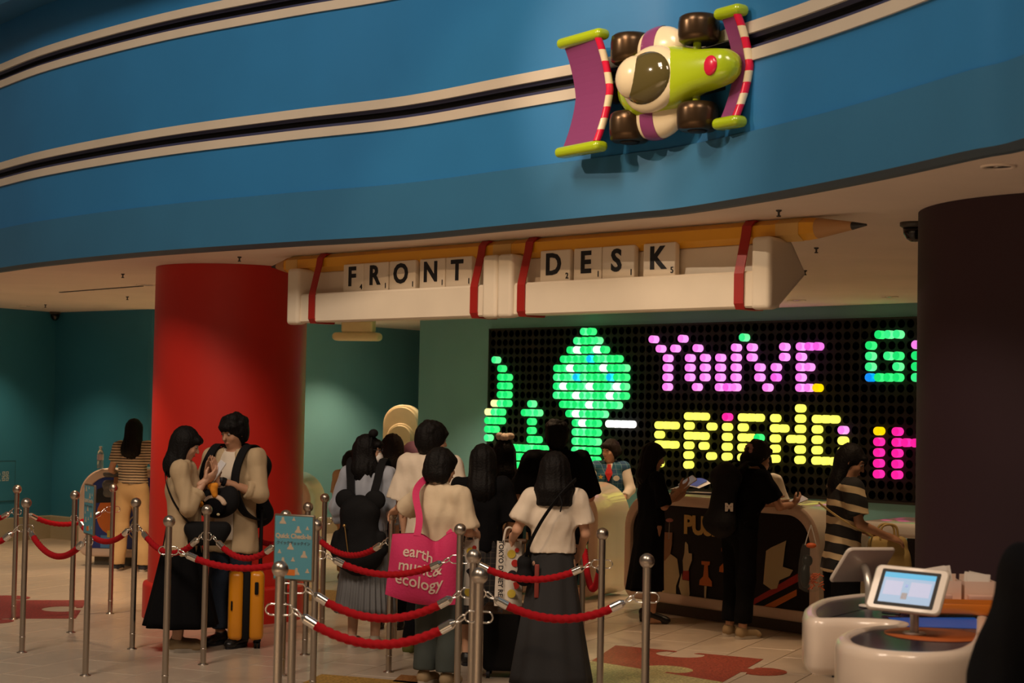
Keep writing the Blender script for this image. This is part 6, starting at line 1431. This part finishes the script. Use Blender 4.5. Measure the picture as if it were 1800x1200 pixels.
ribbon([pA, pA.lerp(sh, .35) + Vector((0, -.02, 0)), sh + Vector((-.045, -.10, -.04)), sh + Vector((0, -.04, .035)), sh + Vector((.03, .05, .02))], .042, .006, M_PINK, 'shoulder_handle', t)
ribbon([pB + Vector((0, .12, 0)), pB.lerp(sh, .4) + Vector((.0, .10, 0)), sh + Vector((.035, .03, .0))], .04, .006, M_PINK, 'rear_handle', t)
a, c = Vector(J7['elL']), Vector(J7['wrL']); u_ = (c - a).normalized(); t = at_p(w7, 'bracelet', 'gold bracelet on the wrist above the rope post', 'bracelet', a.lerp(c, .90)); MB().cyl(-u_ * .008, u_ * .008, .031, .030, 18, caps=False).build('band', M_GOLD, t); MB().ball((0, -.0, .030), (.014, .012, .009), 10, 6).build('clasp', M_GOLD, t)
# --- white T-shirt woman: crossbody, suitcase, shopping bag
k = w11['k']
t = at_p(w11, 'black_shoulder_bag', 'small black bag with a red-brown tag at the white T-shirt woman\'s left hip', 'bag', (.20 * k, .03 * k, .72 * k))
s = SDF(.008); s.cone((-.01, -.04, .07), (.0, .06, .07), .055, None, .03); s.cone((0, -.03, .15), (0, .05, .15), .045, None, .03); sdf_obj('bag_body', s, M_BAGBLK, t)
strap([(-.01, .05, .19), (-.03, .13, .28), (-.10, .16, .42), (-.19, .145, .55), (-.27, .10, .635), (-.30, .0, .655), (-.27, -.11, .60), (-.18, -.18, .46), (-.06, -.14, .26), (0, -.03, .19)], .020, .006, M_BAGBLK, 'bag_strap', t)
MB().rbox((-.075, .085, .05), (.028, .010, .20), .006, 2).build('hanging_tag', mat('tag_maroon', (.22, .03, .02), .5), t)
MB().tube([(-.20 , .175, .565), (-.215, .185, .52), (-.205, .18, .47)], .005, 6).build('strap_end', M_BAGBLK, t)
q = L_(882, 1193)
t = thing('black_suitcase', 'tall black soft suitcase with brown trim left of the charcoal skirt', 'suitcase', (q.x, q.y, 0), math.radians(-4))
MB().rbox((0, .12, .245), (.25, .24, .40), .03, 3).build('case_body', M_BAGBLK, t); MB().rbox((0, .12, .425), (.26, .25, .055), .02, 2).build('brown_trim', mat('trim_brown', (.075, .035, .014), .5), t)
for x in (-.09, .09):
    for y in (.03, .21): MB().cyl((x - .01, y, .024), (x + .01, y, .024), .024, None, 16).build('wheel', M_INK, t)
hd = wpt(w11, (.29 * k, -.19 * k, .99 * k)) - t.location; hd = Matrix.Rotation(math.radians(4), 3, 'Z') @ hd
for x in (-.055, .055): MB().cyl((hd.x * .7 + x, .12, .43), (hd.x * .9 + x, .12, hd.z - .01), .009, None, 10).build('telescopic_tube', mat('tube_grey', (.16, .14, .12), .4, .8), t)
MB().rbox((hd.x * .9, .12, hd.z), (.16, .032, .032), .013, 3).build('pull_handle', mat('trim_brown', (.075, .035, .014), .5), t)
def shopper(label, px, py0, py1, Y, wd, rz, word, grp='white shopping bags'):
    top_ = PY(px, py0, Y); bot = PY(px, py1, Y); h_ = top_.z - bot.z
    t = thing('shopping_bag', label, 'shopping bag', (bot.x, Y, bot.z), rz, grp)
    f = lambda u, v, s_: Vector(((u - .5) * wd * (1 - .12 * v), s_ * (.02 + .035 * (1 - v)) * math.sin(PI * (.1 + .8 * u)) + .006 * math.sin(7 * u + 5 * v), v * h_ - .012 * math.sin(PI * u) * (v > .98)))
    b = MB(); n, m = 8, 12
    for s_ in (-1, 1):
        vs = [f(i / n, j / m, s_) for j in range(m + 1) for i in range(n + 1)]; fs = [(j * (n + 1) + i, j * (n + 1) + i + 1, (j + 1) * (n + 1) + i + 1, (j + 1) * (n + 1) + i) for j in range(m) for i in range(n)]; b.add(vs, fs if s_ < 0 else [q_[::-1] for q_ in fs], True)
    for u in (0, 1): b.loops([[f(u, j / m, -1) for j in range(m + 1)], [f(u, j / m, 1) for j in range(m + 1)]], closed=False)
    b.loops([[f(i / n, 0, -1) for i in range(n + 1)], [f(i / n, 0, 1) for i in range(n + 1)]], closed=False)
    b.build('bag_body', mat('bag_white_plastic', (0.66, 0.60, 0.52), .45), t)
    for s_ in (-1, 1): MB().tube(catmull([(-wd * .22, s_ * .02, h_ - .02), (-wd * .12, s_ * .012, h_ + .07), (wd * .12, s_ * .012, h_ + .07), (wd * .22, s_ * .02, h_ - .02)], 5), .006, 6).build('bag_handle', mat('bag_white_plastic', (0.66, 0.60, 0.52), .45), t)
    me = text_mesh(word, .040, 0.0006, M_INK, 'lettering', .0012)
    link('lettering', me, t, (-wd * .33, -.062, h_ * .46), (PI / 2, PI / 2, 0))
    for (u, v, r_, m_) in ((.58, .80, .026, M_PYEL), (.72, .66, .022, M_PRED), (.62, .48, .030, M_INK), (.75, .32, .022, M_PRED), (.58, .20, .026, M_PYEL), (.8, .86, .014, M_PRED)):
        c_ = f(u, v, -1); MB().prism([(r_ * math.cos(2 * PI * i / 14), r_ * math.sin(2 * PI * i / 14)) for i in range(14)], 0, .003, M=basis((c_.x, c_.y - .004, c_.z), (1, 0, 0), (0, 0, 1), (0, -1, 0))).build('printed_spot', m_, t)
    return t
shopper('white shopping bag with vertical TOKYO lettering on the black suitcase handle', 893, 950, 1064, w11.location.y + .14, .17, math.radians(6), 'TOKYO DISNEY RESORT')
shopper('white shopping bag glimpsed between the paired rope posts and the tote', 825, 945, 1062, w11.location.y + .20, .12, math.radians(-14), 'TOKYO DISNEY RESORT')
q = L_(816, 1133); t = thing('white_pouch', 'small rounded white bag on the floor behind the tote woman', 'bag', (q.x, q.y + .1, 0)); s = SDF(.008); s.ell((0, 0, .07), (.075, .06, .07), .01); s.ell((.02, 0, .12), (.05, .045, .05), .03); sdf_obj('pouch_body', s, mat('bag_white_plastic', (0.66, 0.60, 0.52), .45), t); MB().tube(catmull([(-.03, 0, .16), (0, 0, .22), (.04, 0, .16)], 5), .006, 6).build('pouch_loop', M_PHONEW, t)
# --- push pin desk: brochures, phones, tag
def on_desk(px, py): return PZ(px, py, 1.0)
q = on_desk(1212, 861); t = thing('blue_brochure', 'open blue brochure curling on the push pin desk', 'brochure', q, math.radians(-35))
b = MB(); n = 10
b.loops([[Vector((-.15 + .30 * i / n, y, .004 + .10 * math.sin(PI * i / n * .8) * (1 if y > 0 else .35))) for i in range(n + 1)] for y in (-.10, .12)], closed=False); b.build('brochure_cover', mat('brochure_white', (0.60, 0.60, 0.62), .35), t)
b = MB(); b.loops([[Vector((-.13 + .25 * i / n, y, .007 + .10 * math.sin(PI * (i / n * .83 + .06) * .8) * (1 if y > 0 else .38))) for i in range(n + 1)] for y in (-.085, .11)], closed=False); b.build('blue_print', mat('brochure_blue', (0.015, 0.07, 0.42), .35), t)
q = on_desk(1240, 868); o = MB().rbox((0, 0, .006), (.34, .22, .010), .004, 2).build('dark_clipboard', M_INK, None, q, (0, 0, math.radians(-40))); tag(o, 'dark flat clipboard lying on the push pin desk top', 'clipboard')
o = MB().box((0, 0, .0125), (.20, .14, .002)).build('paper_sheet', M_PAPER, None, q + Vector((-.02, .02, 0)), (0, 0, math.radians(-30))); tag(o, 'white sheet of paper on the dark clipboard', 'paper')
k = w13['k']; RZ13 = Matrix.Rotation(w13.rotation_euler.z, 3, 'Z')
phone('white smartphone in the hand of the woman in the black dress', wpt(w13, (-.08 * k, -.315 * k, 1.30 * k)), RZ13 @ Vector((.0, -.8, .5)), RZ13 @ Vector((-.6, .4, .75)))
t = at_p(w13, 'lanyard_tag', 'pink oval tag hanging at the black dress\'s hip', 'tag', (-.205 * k, -.10 * k, .90 * k)); MB().ball((0, 0, .05), (.012, .032, .016), 14, 8).build('tag_oval', mat('tag_pink', (.42, .15, .12), .5), t); MB().tube([(0, 0, .03), (.0, .004, -.10)], .003, 6).build('tag_cord', mat('tag_cord', (.3, .27, .24), .5), t)
k = w14['k']; RZ14 = Matrix.Rotation(w14.rotation_euler.z, 3, 'Z')
phone('pale smartphone held over the desk by the leaning woman', wpt(w14, (-.06 * k, -.56 * k, 1.13 * k)), RZ14 @ Vector((.1, -.9, .25)), RZ14 @ Vector((-.4, .3, .85)))
t = at_p(w14, 'flat_backpack', 'black backpack with a white M patch on the leaning woman', 'backpack', (.03 * k, .10 * k, .86 * k))
s = SDF(.010); s.cone((-.09, .08, .08), (.09, .08, .08), .075, None, .03); s.cone((-.085, .02, .42), (.085, .02, .42), .07, None, .04); s.cone((0, .06, .1), (0, .02, .42), .14, .12, .06, .62); sdf_obj('pack_body', s, M_BAGBLK, t, wrinkle=.002)
for sg in (-1, 1): strap([(sg * .08, -.01, .46), (sg * .11, -.11, .54), (sg * .12, -.23, .50), (sg * .13, -.27, .36), (sg * .15, -.2, .2), (sg * .14, -.04, .08)], .055, .012, M_BAGBLK, 'shoulder_strap', t, flat=True)
link('letter_patch', text_mesh('M', .075, .003, mat('patch_white', (.62, .56, .5), .7), 'letter_patch', .006), t, (-.138, .085, .20), (PI / 2, 0, math.radians(245)))
HRr = rotm(0, math.radians(12), 0); b = MB(); 
for i in range(9): a = 2 * PI * i / 9; c_ = J14['head'] + HRr @ (npv(.035 * math.cos(a), .115, .03 + .035 * math.sin(a)) * k); b.ball(c_, .020 * k, 10, 6)
o = b.build('pink_scrunchie', mat('scrunchie_pink', (.42, .22, .20), .8), None, w14.location, (0, 0, w14.rotation_euler.z)); tag(o, 'patterned pinkish scrunchie round the leaning woman\'s ponytail', 'scrunchie')
# --- broad stripes: handbag, clear bag
k = w15['k']
t = at_p(w15, 'cream_handbag', 'cream leather handbag held before the broad-striped tunic', 'handbag', (-.04 * k, -.33 * k, .74 * k))
M_HB = mat('cream_leather', (0.52, 0.38, 0.14), .5, bump=.1, bscale=60)
s = SDF(.009); s.cone((0, -.11, .03), (0, .11, .03), .05, None, .02); s.cone((0, -.09, .19), (0, .09, .19), .042, None, .04); s.cone((0, -.09, .1), (0, .09, .1), .06, None, .05); sdf_obj('bag_body', s, M_HB, t, wrinkle=.003)
for x in (-.03, .03): MB().tube(catmull([(x, -.06, .21), (x, -.05, .29), (x, .0, .31), (x, .05, .29), (x, .06, .21)], 5), .008, 8).build('bag_handle', M_HB, t)
strap([(0, .10, .23), (-.10, .18, .26), (-.165, .30, .31), (-.17, .42, .38), (-.09, .50, .45)], .012, .006, M_HB, 'bag_strap', t)
q = PY(1424, 1040, w15.location.y - .16)
t = thing('clear_plastic_bag', 'clear plastic bag of orange snacks hanging beside the striped tunic', 'plastic bag', q)
M_CLEAR = mat('clear_film', (0.40, 0.38, 0.35), .15, spec=.6, alpha=.07)
b = MB(); rings = []
for z, rx, ry in ((0, .03, .02), (.02, .07, .05), (.08, .085, .06), (.18, .075, .05), (.27, .06, .03), (.31, .05, .015)): rings.append([Vector((rx * math.cos(a) * (1 + .08 * math.sin(5 * a + z * 20)), ry * math.sin(a) * (1 + .1 * math.sin(4 * a + z * 30)), z)) for a in [2 * PI * i / 28 for i in range(28)]])
b.loops(rings, cap0=True); b.build('film_body', M_CLEAR, t)
for x in (-.03, .03): MB().tube(catmull([(x * 1.2, 0, .30), (x * .6, 0, .37), (0, 0, .43)], 5), .004, 6).build('film_handle', mat('film_white', (.5, .47, .42), .4), t)
b = MB(); rr = random.Random(8)
for i in range(40):
    a = Vector((rr.uniform(-.01, .065), rr.uniform(-.045, .03), rr.uniform(.02, .12))); d_ = Vector((rr.uniform(-.03, .03), rr.uniform(-.01, .01), rr.uniform(-.03, .03))); b.cyl(a, a + d_, .004, None, 5)
o = b.build('orange_snack_sticks', mat('snack_orange', (.55, .10, .02), .5), t); o['kind'] = 'stuff'
s = SDF(.008); s.ell((-.035, -.01, .10), (.032, .025, .075), .01); s.ell((-.02, 0, .2), (.035, .025, .04), .01); sdf_obj('dark_packet', s, mat('packet_grey', (.010, .012, .010), .35, spec=.2), t)
MB().ball((.0, -.02, .30), (.034, .02, .018), 12, 8).build('orange_lid', mat('snack_orange', (.55, .10, .02), .5), t)
q = PZ(1513, 893, .98); t = thing('white_glove', 'white gloved hand shape resting behind the striped woman\'s forearm', 'glove', (q.x, q.y + .1, .985), .5)
s = SDF(.007); s.cone((0, 0, .0), (.01, 0, .06), .035, .033, .02); s.cone((.01, 0, .06), (-.035, 0, .115), .026, .016, .015); s.cone((.0, 0, .05), (-.05, -.01, .085), .02, .014, .012); s.cut((0, 0, 0), (0, 0, -1)); sdf_obj('glove_body', s, mat('glove_white', (.70, .62, .54), .8), t); MB().lathe([(.042, 0), (.042, .012), (.036, .014)], n=20).build('glove_cuff', M_INK, t)
